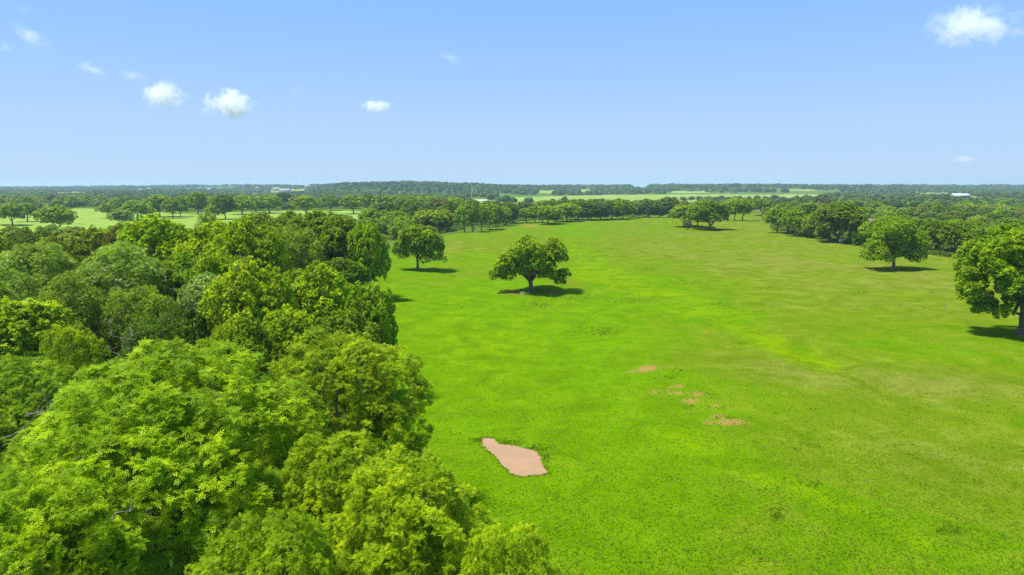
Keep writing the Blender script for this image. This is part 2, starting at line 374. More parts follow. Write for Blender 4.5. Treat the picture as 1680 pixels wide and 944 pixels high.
def crown_points(L, rng, rp=(.75, 1.25), dens=9.0, puff_k=1.7, zflat=.72, low=-.45, deep=.12, tuft=1, gap=.95):
    """puffs over the lobes, sprays over the puffs -> pos, outward, tint, puff centres"""
    PC, PR, PD = [], [], []
    for i, (x, y, z, r) in enumerate(L):
        c = np.array([x, y, z]); rm = (rp[0] + rp[1]) / 2
        m = max(6, int(puff_k * (r / rm) ** 2 * 9))
        d = unit(rng.normal(0, 1, (m, 3))); d = d[d[:, 2] > low - rng.uniform(0, .3, len(d))]
        p = c + d * r * rng.uniform(.82, 1.03, (len(d), 1)) * np.array([1, 1, .88])
        keep = np.ones(len(p), bool)
        for j, (x2, y2, z2, r2) in enumerate(L):
            if j != i: keep &= np.linalg.norm((p - (x2, y2, z2)) / (1, 1, .88), axis=1) > r2 * .80
        p, d = p[keep], d[keep]
        acc = []
        for q in range(len(p)):                      # keep the clumps apart so that gaps open between them
            if not acc or np.min(np.linalg.norm(p[acc] - p[q], axis=1)) > gap * rm: acc.append(q)
        p, d = p[acc], d[acc]
        PC.append(p); PD.append(d); PR.append(rng.uniform(rp[0], rp[1], len(p)))
    PC = np.concatenate(PC); PD = np.concatenate(PD); PR = np.concatenate(PR)
    cnt = np.maximum(3, (dens * 4 * PR * PR).astype(int))
    tuft = max(1, tuft)
    idx = np.repeat(np.arange(len(PC)), np.maximum(2, cnt // tuft))
    d = unit(rng.normal(0, 1, (len(idx), 3)) + PD[idx] * .9 + np.array([0, 0, .35]))
    rad = PR[idx] * np.where(rng.random(len(idx)) < deep, rng.uniform(.2, .7, len(idx)), np.clip(rng.normal(.96, .09, len(idx)), .7, 1.3))
    pos = PC[idx] + d * rad[:, None] * np.array([1, 1, zflat])
    out = unit(d + PD[idx] * .4); tip = rad / PR[idx] > 1.0
    pt = rng.uniform(0, 1, len(PC)); tt = rng.uniform(0, 1, len(idx))
    if tuft > 1:                                     # rosettes of leaves on the twig ends
        k = np.repeat(np.arange(len(idx)), tuft); idx = idx[k]; tt = tt[k]; tip = tip[k]
        o2 = unit(out[k] + rng.normal(0, .75, (len(k), 3)) + np.array([0, 0, .2]))
        pos = pos[k] + o2 * .05 + rng.normal(0, .035, (len(k), 3)); out = o2
    tint = np.clip(.33 * pt[idx] + .33 * tt + .25 * rng.uniform(0, 1, len(idx)) + .2 * tip, 0, 1)
    return pos, out, tint, PC
def trunk_mesh(rng, Ht, rt, hf, L=None, nl=3, sides=9):
    pts = np.array([(0, 0, -.6), (0, 0, 0), (rng.uniform(-.1, .1), rng.uniform(-.1, .1), hf * .5), (rng.uniform(-.25, .25), rng.uniform(-.25, .25), hf)])
    parts = [tube(pts, [rt * 1.7, rt * 1.35, rt * .95, rt * .9], sides)]
    return parts, pts[-1]
def limb_parts(rng, fork, lobe, rt, PC=None, twigs=5, sides=6):
    c = np.array(lobe[:3]); mid = bent(fork, c, rng, 6, .16, -.04)
    rr = np.linspace(rt * .62, rt * .16, 6); parts = [tube(mid, rr, sides)]
    if PC is not None and len(PC):
        dd = np.linalg.norm(PC - c, axis=1); near = PC[dd < lobe[3] * 1.15]
        if len(near):
            for p in near[rng.choice(len(near), min(twigs, len(near)), replace=False)]:
                parts.append(tube(bent(mid[-1 - rng.integers(0, 2)], c + (p - c) * .93, rng, 4, .18), [rt * .17, rt * .12, rt * .08, rt * .04], 4))
    return parts
class Variant: pass
def build_variant(kind, seed, R, Ht, L=None, lod=1, base=.22, dens=9, rp=(.75, 1.25), size=1.0, mat='leaf', nlobes=13, limbs=6, tpl=None, spread=.6, lr=(.27, .42), puff_k=1.7, fit=True, rt=.38, low=-.45, up=.55, zflat=.72, deep=.12, trim=None, twigs=5, tuft=1, gap=.95):
    rng = np.random.default_rng(seed); v = Variant(); v.R, v.H = R, Ht
    if L is None: L = generic_lobes(rng, R, Ht, base, nlobes, spread, lr)
    pos, out, tint, PC = crown_points(L, rng, rp, dens, puff_k, zflat, low, deep, tuft, gap)
    if fit:
        rr = np.percentile(np.hypot(pos[:, 0], pos[:, 1]), 98.5); zt = np.percentile(pos[:, 2], 99.7)
        s = np.array([R / rr, R / rr, Ht / zt]); pos = pos * s; PC = PC * s; L = L * np.array([*s, 1])
    if trim:
        k = trim(pos); pos, out, tint = pos[k], out[k], tint[k]
    kt = lod if tpl is None else tpl
    v.crown = make_sprays(kind + '_crown', pos, out, tint, kt, rng, M[mat], size, up, .45 if lod else .38)
    hf = max(base * Ht * .95, .12 * Ht)
    tp, fork = trunk_mesh(rng, Ht, rt, hf, sides=9 if lod < 2 else 6)
    v.limbs = []
    order = sorted(range(len(L)), key=lambda i: -L[i][3])
    lp = [limb_parts(rng, fork, L[i], rt, PC if lod < 2 else None, twigs, 6 if lod < 2 else 4) for i in order[:limbs]]
    if lod < 2:
        v.limbs = [mesh_np(kind + '_limb', *merge(p), M['bark'], True) for p in lp]
    else:
        for p in lp: tp += p
    v.trunk = mesh_np(kind + '_trunk', *merge(tp), M['bark'], True)
    return v

VAR = {}
VAR['near'] = [build_variant('near', 100 + i, 8.5, 15.5, lod=0, dens=45, size=.9, rp=(.55, 1.0), nlobes=24, lr=(.20, .33), spread=.70, gap=1.32, up=.85, limbs=8, puff_k=1.5, base=.14, tuft=6, deep=.06, zflat=.80) for i in range(4)]
VAR['mid'] = [build_variant('mid', 200 + i, 8, 15, lod=1, dens=19, rp=(.55, 1.05), nlobes=19, lr=(.23, .36), spread=.66, gap=1.2, up=.75, limbs=7, base=.14, tuft=3, puff_k=1.4, zflat=.80) for i in range(5)]
VAR['oak'] = [build_variant('oak', 300 + i, 7, 12, lod=1, dens=17, rp=(.45, .85), nlobes=16, base=.08, limbs=4, size=.8, low=-.7, lr=(.3, .46)) for i in range(3)]
VAR['feather'] = [build_variant('feather', 400 + i, 7, 12, lod=1, dens=16, rp=(.7, 1.5), nlobes=10, base=.10, tpl=4, mat='feather', lr=(.34, .52), puff_k=1.5, deep=.35, limbs=6, low=-.6, twigs=8) for i in range(3)]
VAR['far'] = [build_variant('far', 500 + i, 7.5, 14, lod=2, dens=5.5, rp=(.9, 1.6), nlobes=12, base=.20, limbs=4, mat='leaf_far') for i in range(6)]
VAR['farlow'] = [build_variant('farlow', 600 + i, 7, 11, lod=2, dens=5.5, rp=(.8, 1.5), nlobes=12, base=.05, limbs=2, mat='leaf_far', low=-.8) for i in range(4)]
VAR['dist'] = [build_variant('dist', 700 + i, 8, 13, lod=3, dens=1.05, rp=(1.3, 2.2), nlobes=9, base=.08, limbs=0, mat='leaf_far', low=-.7) for i in range(5)]

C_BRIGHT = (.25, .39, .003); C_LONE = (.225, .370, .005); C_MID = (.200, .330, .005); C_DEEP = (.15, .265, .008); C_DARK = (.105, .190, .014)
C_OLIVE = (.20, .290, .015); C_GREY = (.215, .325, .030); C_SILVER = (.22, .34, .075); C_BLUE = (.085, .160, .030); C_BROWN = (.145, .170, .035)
CNAME = {C_BRIGHT: 'bright green', C_MID: 'mid green', C_DEEP: 'deep green', C_DARK: 'dark green', C_OLIVE: 'olive green', C_GREY: 'grey green', C_SILVER: 'silvery green', C_BLUE: 'bluish green', C_BROWN: 'brownish green'}
tr = random.Random(11)
TREES = []
def put_tree(x, y, R, Ht, var, col, label, group, name='pecan_tree', cat='tree', rot=None, z=None, sy=None, vi=None, nolimb=False):
    vs = VAR[var] if isinstance(var, str) else [var]
    v = vs[tr.randrange(len(vs))] if vi is None else vs[vi % len(vs)]
    z = float(hz(x, y)) if z is None else z
    e = link(name, None, loc=(x, y, z)); e.rotation_euler.z = tr.uniform(0, 6.283) if rot is None else rot
    s = R / v.R; e.scale = (s, s if sy is None else sy, Ht / v.H)
    j = 1 + tr.uniform(-.08, .08); c = (col[0] * j * tr.uniform(.94, 1.06), col[1] * j, col[2] * j, 1)
    setp(e, label, cat, group)
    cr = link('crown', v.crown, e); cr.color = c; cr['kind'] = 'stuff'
    link('trunk', v.trunk, e)
    for lm in ([] if nolimb else v.limbs): link('limb', lm, e)
    TREES.append((x, y, R)); return e
def T(px, by, ty, w, var, col, label, group, **k):
    """tree surveyed by its foot (px, by), the top and width of its crown"""
    x, y = G(px, by); R = w * .5 * dep(y, 6) / F
    return put_tree(x, y, R, max(3.0, zat(ty, y) - float(hz(x, y))), var, col, label, group, **k)
def TD(px, ty, w, y, var, col, label, group, **k):
    """tree in the wood whose foot is hidden: distance instead of foot"""
    R = w * .5 * dep(y, 10) / F; x = gx(px, y, 12)
    return put_tree(x, y, R, zat(ty, y), var, col, label, group, **k)

# ---- the trees that stand alone, lobe by lobe
def lobed(name, px, by, lob, seed, col, label, rt, group, lod=1, dens=16, rp=(.5, .95), base=None, limbs=9, extra=.9):
    x, y = G(px, by); z0 = float(hz(x, y)); k = dep(y, 6) / F; rng = np.random.default_rng(seed); L = []
    for i, (lx, ly, r) in enumerate(lob):
        zz = zat(ly, y) - z0; xx = (lx - px) * k; rr = r * k
        width = max(abs(l[0] - px) for l in lob) * k
        room = math.sqrt(max(0.05, 1 - min(1, abs(xx) / (width + 1e-6)) ** 2)) * width * .62
        dy = rng.uniform(-1, .1) * room if i % 2 else rng.uniform(-.1, 1) * room
        if r < 9: dy *= .35
        L.append((xx, dy, zz, rr))
        if room > rr * .7: L.append((xx + rng.normal(0, rr * .3), -dy + rng.normal(0, rr * .2), zz - rr * .15, rr * .92))
    L = np.array(L)
    zs = L[:, 2]; Ht = float(np.max(zs + L[:, 3])); hf = float(np.min(zs)) * .95
    v = build_variant(name, seed, 1, 1, L=L, lod=lod, base=.2, dens=dens * 1.3, rp=rp, fit=False, tuft=3, zflat=.85, puff_k=1.3, gap=1.1, rt=rt, limbs=0, size=.9)
    rng = np.random.default_rng(seed + 1)
    pts = np.array([(0, 0, -.6), (0, 0, 0), (rt * .3, 0, hf * .5), (0, 0, hf)])
    v.trunk = mesh_np(name + '_trunk', *tube(pts, [rt * 1.8, rt * 1.25, rt * .95, rt * .9], 10), M['bark'], True)
    order = sorted(range(len(L)), key=lambda i: -L[i][3])[:limbs]
    v.limbs = [mesh_np(name + '_limb', *merge(limb_parts(rng, (0, 0, hf), L[i], rt, None)), M['bark'], True) for i in order]
    v.R, v.H = 1, 1
    return put_tree(x, y, 1, 1, v, col, label, group, rot=0, sy=1)
lone = [(867, 403, 14), (850, 411, 12), (838, 425, 13), (824, 437, 11), (818, 450, 9), (833, 452, 8), (875, 425, 15), (860, 437, 14), (893, 432, 13), (909, 402, 11), (917, 412, 11),
        (921, 424, 8), (897, 410, 9), (900, 447, 10), (913, 455, 8), (925, 450, 8), (920, 461, 5), (877, 449, 7), (866, 420, 12)]
lobed('lone', 870, 480, lone, 21, C_LONE, 'lone spreading tree with short thick trunk in the middle of the meadow', .62, None, dens=20, rp=(.42, .8))
round_ = [(672, 382, 10), (688, 380, 10), (704, 384, 10), (714, 394, 10), (666, 395, 10), (657, 404, 9), (653, 413, 7), (662, 418, 6), (690, 396, 13), (706, 405, 10), (690, 412, 11), (677, 405, 10),
          (697, 423, 7), (715, 415, 8), (724, 423, 5), (713, 424, 5), (718, 404, 8)]
lobed('round', 685, 443, round_, 22, C_LONE, 'rounded tree on a slim straight trunk beside the woodland corner', .42, None, dens=15, rp=(.5, .95))
dome = [(1465, 370, 12), (1449, 376, 12), (1482, 377, 12), (1499, 389, 11), (1441, 391, 12), (1461, 390, 15), (1485, 394, 14), (1508, 402, 9), (1431, 402, 9), (1434, 415, 10), (1448, 420, 9),
        (1429, 423, 6), (1475, 411, 13), (1493, 414, 12), (1506, 420, 8), (1461, 414, 10), (1499, 424, 6)]
lobed('dome', 1465, 442, dome, 23, C_LONE, 'domed tree standing alone in front of the far right tree belt'.replace('far right ', 'dense '), .5, None, dens=15, rp=(.55, 1.0))
great = [(1650, 397, 25), (1612, 412, 22), (1592, 426, 16), (1684, 398, 26), (1602, 441, 18), (1640, 432, 25), (1587, 470, 15), (1580, 486, 9), (1601, 487, 13), (1625, 464, 20), (1660, 450, 26),
         (1700, 440, 34), (1611, 500, 8), (1599, 507, 6), (1632, 503, 9), (1636, 514, 5), (1662, 488, 14), (1690, 495, 14), (1720, 485, 26), (1750, 455, 30), (1732, 410, 30), (1579, 447, 6), (1655, 470, 14)]
lobed('great', 1674, 549, great, 24, C_LONE, 'great spreading tree with low limbs at the edge of the meadow, nearest the fence', .62, None, dens=20, rp=(.5, .9), limbs=12)

# ---- the wood to the left of the meadow (near trees)
g1 = 'pecans of the near woodland'
TD(566, 556, 280, 57, 'near', C_BRIGHT, 'broad bright pecan that reaches out over the meadow opposite the muddy pool', g1, vi=0, rot=.6)
TD(290, 574, 500, 43, 'near', C_BRIGHT, 'largest bright pecan, its lit crown filling the bottom corner of the wood', g1, vi=1, rot=2.0)
TD(668, 762, 330, 35, 'near', C_BRIGHT, 'lower pecan whose crown slopes down to the meadow below the muddy pool', g1, vi=2, rot=1.0)
TD(838, 868, 250, 31, 'near', C_BRIGHT, 'small outermost pecan crown, closest to the open grass below the pool', g1, vi=3, rot=4.0)
TD(45, 585, 330, 51, 'near', C_MID, 'pecan with duller leaves and grey bare twigs at the picture edge', g1, vi=3, rot=3.3)
TD(20, 775, 420, 31, 'near', C_BRIGHT, 'close pecan crown in the lowest corner of the wood', g1, vi=0, rot=5.1)
TD(440, 850, 330, 29, 'near', C_BRIGHT, 'closest pecan crown, under the largest one and beside the sloping one', g1, vi=1, rot=.2)
TD(540, 712, 260, 42, 'near', C_BRIGHT, 'bright pecan wedged between the largest and the sloping pecan', g1, vi=2, rot=3.9)
TD(125, 540, 130, 66, 'near', C_BRIGHT, 'small bright pecan top poking up behind the duller pecan', g1, vi=2, rot=2.2)
TD(25, 497, 220, 80, 'mid', C_BRIGHT, 'bright pecan beyond the duller pecan, below the feathery trees', g1, vi=0)
TD(325, 568, 150, 60, 'near', C_BRIGHT, 'bright pecan top between the largest pecan and the dark gap', g1, vi=3, rot=.9)
TD(412, 428, 150, 88, 'mid', C_BRIGHT, 'bright tall pecan in front of the bushy olive tree', g1, vi=1)
TD(520, 434, 140, 100, 'mid', C_BRIGHT, 'bright rounded pecan behind the leaning edge pecan', g1, vi=2)
TD(608, 464, 100, 92, 'mid', C_MID, 'narrow pecan leaning out at the wood edge, pale stone at its foot', g1, vi=3)
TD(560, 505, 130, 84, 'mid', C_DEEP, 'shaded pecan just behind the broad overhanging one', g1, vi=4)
TD(475, 505, 130, 78, 'mid', C_MID, 'mid green pecan beneath the bright rounded pecan', g1, vi=0)
TD(395, 520, 130, 72, 'mid', C_MID, 'low pecan below the silvery tree', g1, vi=2)
TD(262, 356, 150, 132, 'mid', C_BRIGHT, 'tall bright pecan standing against the mown field', g1, vi=3)
TD(345, 368, 130, 128, 'mid', C_BRIGHT, 'bright pecan right behind the dark forked gap', g1, vi=4)
TD(408, 368, 130, 122, 'mid', C_BRIGHT, 'bright pecan beside the bushy olive tree, top level with the field', g1, vi=1)
TD(300, 420, 130, 112, 'mid', C_MID, 'mid green pecan above the silvery tree', g1, vi=2)
TD(360, 412, 120, 104, 'mid', C_BRIGHT, 'bright pecan between the silvery tree and the tall ones behind', g1, vi=0)
TD(520, 347, 130, 182, 'mid', C_DEEP, 'tall deep green tree at the far corner of the near wood', g1, vi=0)
TD(566, 352, 110, 176, 'mid', C_DEEP, 'deep green tree shading the grass at the woodland corner', g1, vi=4)
TD(602, 366, 72, 172, 'mid', C_BRIGHT, 'bright tree with a low bare limb at the woodland corner', g1, vi=2)
TD(560, 425, 90, 160, 'mid', C_DEEP, 'lower deep green tree at the foot of the corner trees', g1, vi=3)
g2 = 'small leaved trees of the near woodland'
o2 = dict(name='mesquite_tree')
TD(195, 400, 210, 106, 'feather', C_GREY, 'big feathery grey green tree with thin upright twigs', g2, vi=0, **o2)
TD(60, 402, 190, 116, 'feather', C_GREY, 'feathery tree beside the big feathery one, low over the bright pecan', g2, vi=1, **o2)
TD(235, 470, 130, 92, 'feather', C_OLIVE, 'shaded feathery tree in front of the big feathery one', g2, vi=2, **o2)
TD(110, 455, 150, 90, 'feather', C_OLIVE, 'low feathery tree between the bright pecan and the big feathery one', g2, vi=0, **o2)
TD(-20, 440, 170, 95, 'feather', C_GREY, 'feathery tree cut by the picture edge above the bright pecan', g2, vi=1, **o2)
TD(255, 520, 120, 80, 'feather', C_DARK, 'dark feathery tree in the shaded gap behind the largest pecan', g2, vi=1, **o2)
TD(470, 372, 120, 150, 'feather', C_OLIVE, 'olive feathery tree between bright pecans and the deep green corner trees', g2, vi=2, **o2)
o3 = dict(name='oak_tree')
TD(345, 450, 128, 97, 'oak', C_SILVER, 'silvery green dense tree in the heart of the near wood', g2, vi=0, **o3)
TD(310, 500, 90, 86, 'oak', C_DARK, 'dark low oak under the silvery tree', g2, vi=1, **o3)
TD(40, 380, 90, 150, 'oak', C_DARK, 'dark oak top against the mown field, next to the picture edge', g2, vi=1, **o3)
TD(2, 398, 70, 140, 'oak', C_DEEP, 'dark oak top cut by the picture edge at the mown field', g2, vi=2, **o3)
TD(90, 392, 60, 145, 'oak', C_OLIVE, 'small olive oak top between the two dark ones at the field edge', g2, vi=0, **o3)
TD(150, 375, 105, 155, 'oak', C_OLIVE, 'wide olive oak top below the lone tree of the mown field', g2, vi=2, **o3)
TD(192, 378, 60, 150, 'oak', C_BROWN, 'brownish oak top touching the tall bright pecan', g2, vi=1, **o3)
TD(432, 352, 90, 205, 'oak', C_OLIVE, 'olive bush crowned tree at the far edge of the near wood', g2, vi=0, **o3)
TD(345, 352, 45, 215, 'feather', C_GREY, 'thin grey bush standing up against the mown field', g2, vi=2, name='mesquite_tree')
TD(400, 358, 70, 200, 'oak', C_OLIVE, 'low olive tree at the field edge behind the bright pecans', g2, vi=1, **o3)
TD(478, 350, 70, 210, 'oak', C_DEEP, 'deep green oak top beside the tall corner tree', g2, vi=2, **o3)
T(612, 386, 358, 52, 'feather', C_GREY, 'grey green thicket between the corner trees and the round meadow tree', g2, vi=0, name='mesquite_tree')
T(560, 380, 352, 60, 'far', C_DEEP, 'deep green tree behind the woodland corner by the mown field gap', g2)

# ---- dead wood standing out of the near crowns
from mathutils import Matrix
def dead(e, px, py, y, L, seed, lean=(0, 0), n=5):
    rng = np.random.default_rng(seed); x, z = gx(px, y, zat(py, y)), zat(py, y); parts = []
    b = np.array([x, y, z]); tip = b + np.array([lean[0], lean[1], L]); m = bent(b - (tip - b) * .5, tip, rng, 7, .22)
    parts.append(tube(m, np.linspace(.04, .008, 7), 5))
    for i in range(n):
        s = m[rng.integers(2, 6)]; d = unit((tip - b) / L + rng.normal(0, .75, 3)); parts.append(tube(bent(s, s + d * L * rng.uniform(.25, .6), rng, 5, .25), np.linspace(.02, .005, 5), 4))
    V, Fc = merge(parts); Mw = Matrix.LocRotScale(e.location, e.rotation_euler, e.scale).inverted(); A = np.array(Mw)
    V = V @ A[:3, :3].T + A[:3, 3]
    setp(link('dead_branch', mesh_np('dead_branch', V, Fc, M['pale_bark'], True), e), 'bare grey dead branch')
def find(txt): return next(o for o in bpy.data.objects if o.parent is None and txt in (o.get('label') or ''))
t_ = find('pecan with duller leaves'); dead(t_, 40, 712, 43, 3.2, 1, (2.5, .3)); dead(t_, 15, 724, 43, 3.0, 2, (3.4, 0)); dead(t_, 195, 568, 56, 2.6, 3, (-.6, 0), 7); dead(t_, 200, 590, 55, 2.4, 4, (.9, 0), 7)
t_ = find('dark low oak under'); dead(t_, 285, 478, 84, 3.0, 5, (1.8, 0)); dead(t_, 262, 445, 88, 2.8, 6, (-1.6, 0))
t_ = find('bright tall pecan in front'); dead(t_, 384, 462, 80, 3.4, 7, (1.6, 0), 4)
t_ = find('largest bright pecan'); dead(t_, 192, 850, 32, 1.1, 8, (.8, 0), 5)
t_ = find('narrow pecan leaning'); dead(t_, 585, 530, 86, 2.2, 11, (.5, 0), 4)
t_ = find('big feathery grey'); dead(t_, 150, 470, 96, 2.6, 12, (1.4, 0), 6); dead(t_, 192, 485, 94, 3.0, 13, (.2, 0), 6)
# ---- mown field
g3 = 'trees standing in the mown field'
for a in [(95, 380.5, 337, 62, C_MID, 'lone spreading tree with stout trunk in the mown field'), (21, 370, 333, 46, C_MID, 'first tree of the pair near the picture edge on the mown field'),
          (45, 364, 333, 42, C_MID, 'second tree of the pair near the picture edge on the mown field'), (-6, 369, 334, 36, C_DEEP, 'half seen tree at the picture edge on the mown field'),
          (176, 358, 334, 34, C_MID, 'small round tree beside the pale one on the mown field'), (200, 371, 344, 44, C_SILVER, 'pale silvery tree in front of the spreading clump on the mown field'),
          (226, 362, 329, 58, C_MID, 'broad tree behind the pale one on the mown field'), (262, 356, 320, 50, C_MID, 'tall tree where the mown field narrows'),
          (284, 359, 326, 34, C_DEEP, 'tree with a visible trunk at the narrow part of the mown field'), (296, 356, 324, 30, C_DEEP, 'dark tree touching the one with the visible trunk'),
          (325, 352, 315, 40, C_MID, 'tall tree at the back of the mown field opening'), (353, 360.5, 335, 38, C_MID, 'low rounded tree standing forward on the mown field'),
          (370, 360, 320, 40, C_DARK, 'dark tree directly behind the low rounded one'), (397, 352, 320, 48, C_MID, 'mid green tree past the dark one by the mown field'),
          (420, 349, 322, 36, C_MID, 'tree half hidden between two broad ones at the back of the mown field'), (442, 350, 320, 46, C_MID, 'broad tree at the end of the open mown strip'),
          (467, 343, 316, 28, C_BLUE, 'bluish dark tree set back from the mown strip'), (502, 353, 321, 46, C_MID, 'rounded tree before the gap in the mown strip'),
          (542, 346, 320, 34, C_DEEP, 'neat domed tree in the middle of the gap'), (580, 351, 320, 46, C_MID, 'wide tree with low limbs after the gap'),
          (603, 348, 318, 26, C_DEEP, 'narrow dark tree beside the wide low limbed one'), (626, 350, 320, 38, C_MID, 'mid green tree above the mown gap near the creek belt')]:
    T(a[0], a[1], a[2], a[3], 'far', a[4], a[5], g3)
# ---- creek belt between the mown field and the meadow
g4 = 'trees of the creek belt'
for a in [(630, 364, 332, 54, C_DARK, 'dark wide tree where the creek belt begins'), (672, 360, 324, 48, C_DEEP, 'deep green tree behind the dark wide one'),
          (661, 389, 354, 38, C_MID, 'bright round tree directly behind the round meadow tree'), (706, 380, 345, 64, C_MID, 'broad light tree at the meadow side of the creek belt'),
          (690, 366, 331, 50, C_DARK, 'dark tree above the broad light one'), (725, 364, 326, 56, C_BROWN, 'brownish tall tree in the creek belt'), (742, 372, 332, 40, C_DARK, 'dark tree beside the brownish tall one'),
          (700, 350, 321, 50, C_MID, 'light crown at the back of the creek belt near the poles'), (655, 350, 320, 44, C_MID, 'light crown at the back of the creek belt near the field gap'),
          (745, 352, 323, 44, C_MID, 'light crown at the back of the creek belt below the gravel lot'),
          (762, 381, 334, 34, C_MID, 'tree with a bare pale trunk, first of the trunk row'), (776, 381, 333, 34, C_DEEP, 'tree with dark trunk, second of the trunk row'),
          (790, 379, 335, 30, C_MID, 'third tree of the trunk row by the meadow'), (804, 376, 334, 32, C_MID, 'light tree following the trunk row'),
          (816, 373, 337, 30, C_DEEP, 'deep green tree at the bend of the creek belt'), (827, 370, 339, 28, C_MID, 'rounded low tree near the end of the creek belt'),
          (838, 367, 334, 30, C_DARK, 'dark last tree of the creek belt before the gap'), (805, 357, 330, 40, C_DARK, 'dark tree rising behind the trunk row'),
          (775, 356, 328, 40, C_DEEP, 'deep green tree rising behind the trunk row'), (832, 352, 331, 36, C_DARK, 'dark crown at the end of the belt against the pasture'), (862, 350, 331, 34, C_DARK, 'dark crown on the pasture edge past the gap')]:
    T(a[0], a[1], a[2], a[3], 'far' if 'trunk' in a[5] or 'light tree' in a[5] else 'farlow', a[4], a[5], g4, name='oak_tree' if a[4] in (C_DARK, C_BROWN) else 'pecan_tree')
# ---- middle belt
g5 = 'trees of the middle belt'
for a in [(864, 366, 341, 28, C_MID, 'first light tree of the clump after the gap'), (878, 366, 338, 28, C_MID, 'second light tree of the clump after the gap'), (890, 366, 338, 28, C_MID, 'light tree with leaning trunk in the clump'),
          (899, 368, 337, 32, C_MID, 'light tree with upright dark trunk in the clump'), (909, 367.5, 340, 26, C_MID, 'small light tree beside the upright trunk'), (930, 364, 334, 44, C_MID, 'broad light tree closing the clump'),
          (948, 361, 327, 38, C_DEEP, 'tall deep green tree where the dense belt starts'), (965, 361, 329, 34, C_DEEP, 'deep green tree second in the dense belt'), (985, 361, 331, 34, C_BLUE, 'bluish tree third in the dense belt'),
          (1003, 360, 328, 36, C_DEEP, 'tall rounded tree fourth in the dense belt'), (1022, 359, 328, 34, C_DEEP, 'tall rounded tree fifth in the dense belt'), (1040, 357, 331, 28, C_DEEP, 'narrow tree sixth in the dense belt'),
          (1064, 357, 327, 36, C_DARK, 'dark tree by the orange clay bank'), (1082, 357, 334, 26, C_DARK, 'low dark tree past the orange clay bank'), (1097, 357, 324, 38, C_DARK, 'tall dark tree ending the dense belt'),
          (898, 350, 329, 40, C_DEEP, 'deep green crown behind the light clump'), (925, 349, 327, 36, C_DEEP, 'crown behind the broad light tree'), (975, 350, 327, 36, C_DARK, 'dark crown behind the dense belt, before its middle'),
          (1012, 349, 326.5, 30, C_DARK, 'dark crown behind the middle of the dense belt'), (1118, 352, 330, 36, C_BROWN, 'brownish tree behind the great clump'), (912, 366, 350, 18, C_OLIVE, 'small bush under the light clump')]:
    T(a[0], a[1], a[2], a[3] * 1.22, 'far' if 'light' in a[5] else 'farlow', a[4], a[5], g5, name='oak_tree' if a[4] in (C_DARK, C_BLUE, C_BROWN) else 'pecan_tree')
# ---- clump on the far side of the meadow
g6 = 'trees of the far meadow clump'
T(1122, 372, 335, 54, 'far', C_MID, 'light tree at the open end of the meadow clump', g6)
T(1144, 374, 337, 42, 'far', C_MID, 'middle tree of the meadow clump', g6)
T(1163, 377, 328.5, 70, 'mid', C_MID, 'largest tree of the meadow clump with short dark trunk', g6, vi=2)
T(1147, 364, 330, 40, 'far', C_DEEP, 'deep green crown at the back of the meadow clump', g6)
T(1205, 363, 325, 34, 'far', C_BRIGHT, 'bright tree with a forked trunk behind the meadow clump', g6)
T(1218, 363, 326, 42, 'far', C_MID, 'round headed tree with a thick dark trunk behind the clump', g6)
T(1192, 362, 330, 30, 'far', C_MID, 'narrow light crown between the clump and the round headed tree', g6)
T(1127, 378.5, 361, 17, 'farlow', C_BROWN, 'small reddish sapling in front of the meadow clump', g6, name='sapling')
T(1250, 354, 326, 40, 'far', C_DEEP, 'deep green tree before the corner of the right hand belt'.replace('right hand ', 'eastern '), g6)
# ---- eastern belt along the meadow
g7 = 'trees of the eastern belt along the meadow'
for a in [(1275, 383, 338, 46, 'far', C_MID, 'slim trunked tree at the corner of the eastern belt'), (1294, 385, 340, 42, 'far', C_MID, 'second tree from the corner of the eastern belt'),
          (1303, 388, 343, 46, 'far', C_MID, 'bushy light tree before the big dark one'), (1330, 391, 350, 36, 'farlow', C_OLIVE, 'pale olive tree squeezed before the big dark one'),
          (1375, 399, 333, 88, 'mid', C_DEEP, 'big dark domed tree with white objects under it'), (1350, 396, 372, 26, 'farlow', C_OLIVE, 'low olive bush at the foot of the big dark tree'),
          (1405, 402, 372, 30, 'farlow', C_DARK, 'dark low bush behind the small white tank'), (1428, 404, 364, 46, 'farlow', C_MID, 'mid green tree between the big dark tree and the domed one'),
          (1448, 406, 356, 50, 'mid', C_MID, 'tree top showing behind the domed lone tree'), (1500, 410, 360, 52, 'mid', C_DEEP, 'deep green tree just past the domed lone tree'),
          (1535, 417, 362, 60, 'mid', C_DEEP, 'wide deep green tree in the eastern belt'), (1565, 420, 361, 60, 'mid', C_MID, 'mid green tree next to the great spreading one'),
          (1605, 424, 374, 60, 'mid', C_MID, 'mid green tree behind the great spreading one'), (1650, 428, 366, 70, 'mid', C_MID, 'tall tree behind the crown of the great spreading one'),
          (1700, 434, 370, 70, 'mid', C_MID, 'tree at the picture edge behind the great spreading one'), (1520, 404, 358, 54, 'mid', C_OLIVE, 'olive crown in the second row of the eastern belt'),
          (1475, 398, 354, 54, 'mid', C_MID, 'light crown in the second row above the domed tree'), (1590, 408, 360, 54, 'mid', C_MID, 'light crown in the second row near the great tree'),
          (1290, 370, 332, 44, 'far', C_DEEP, 'deep green crown behind the corner of the eastern belt'), (1325, 376, 335, 42, 'far', C_DARK, 'dark crown left of the big dark tree'.replace('left of', 'just before'))]:
    T(*a[:4], a[4], a[5], a[6], g7, name='bush' if 'bush ' in a[6] and a[3] < 35 else 'pecan_tree', cat='bush' if 'bush ' in a[6] and a[3] < 35 else 'tree')

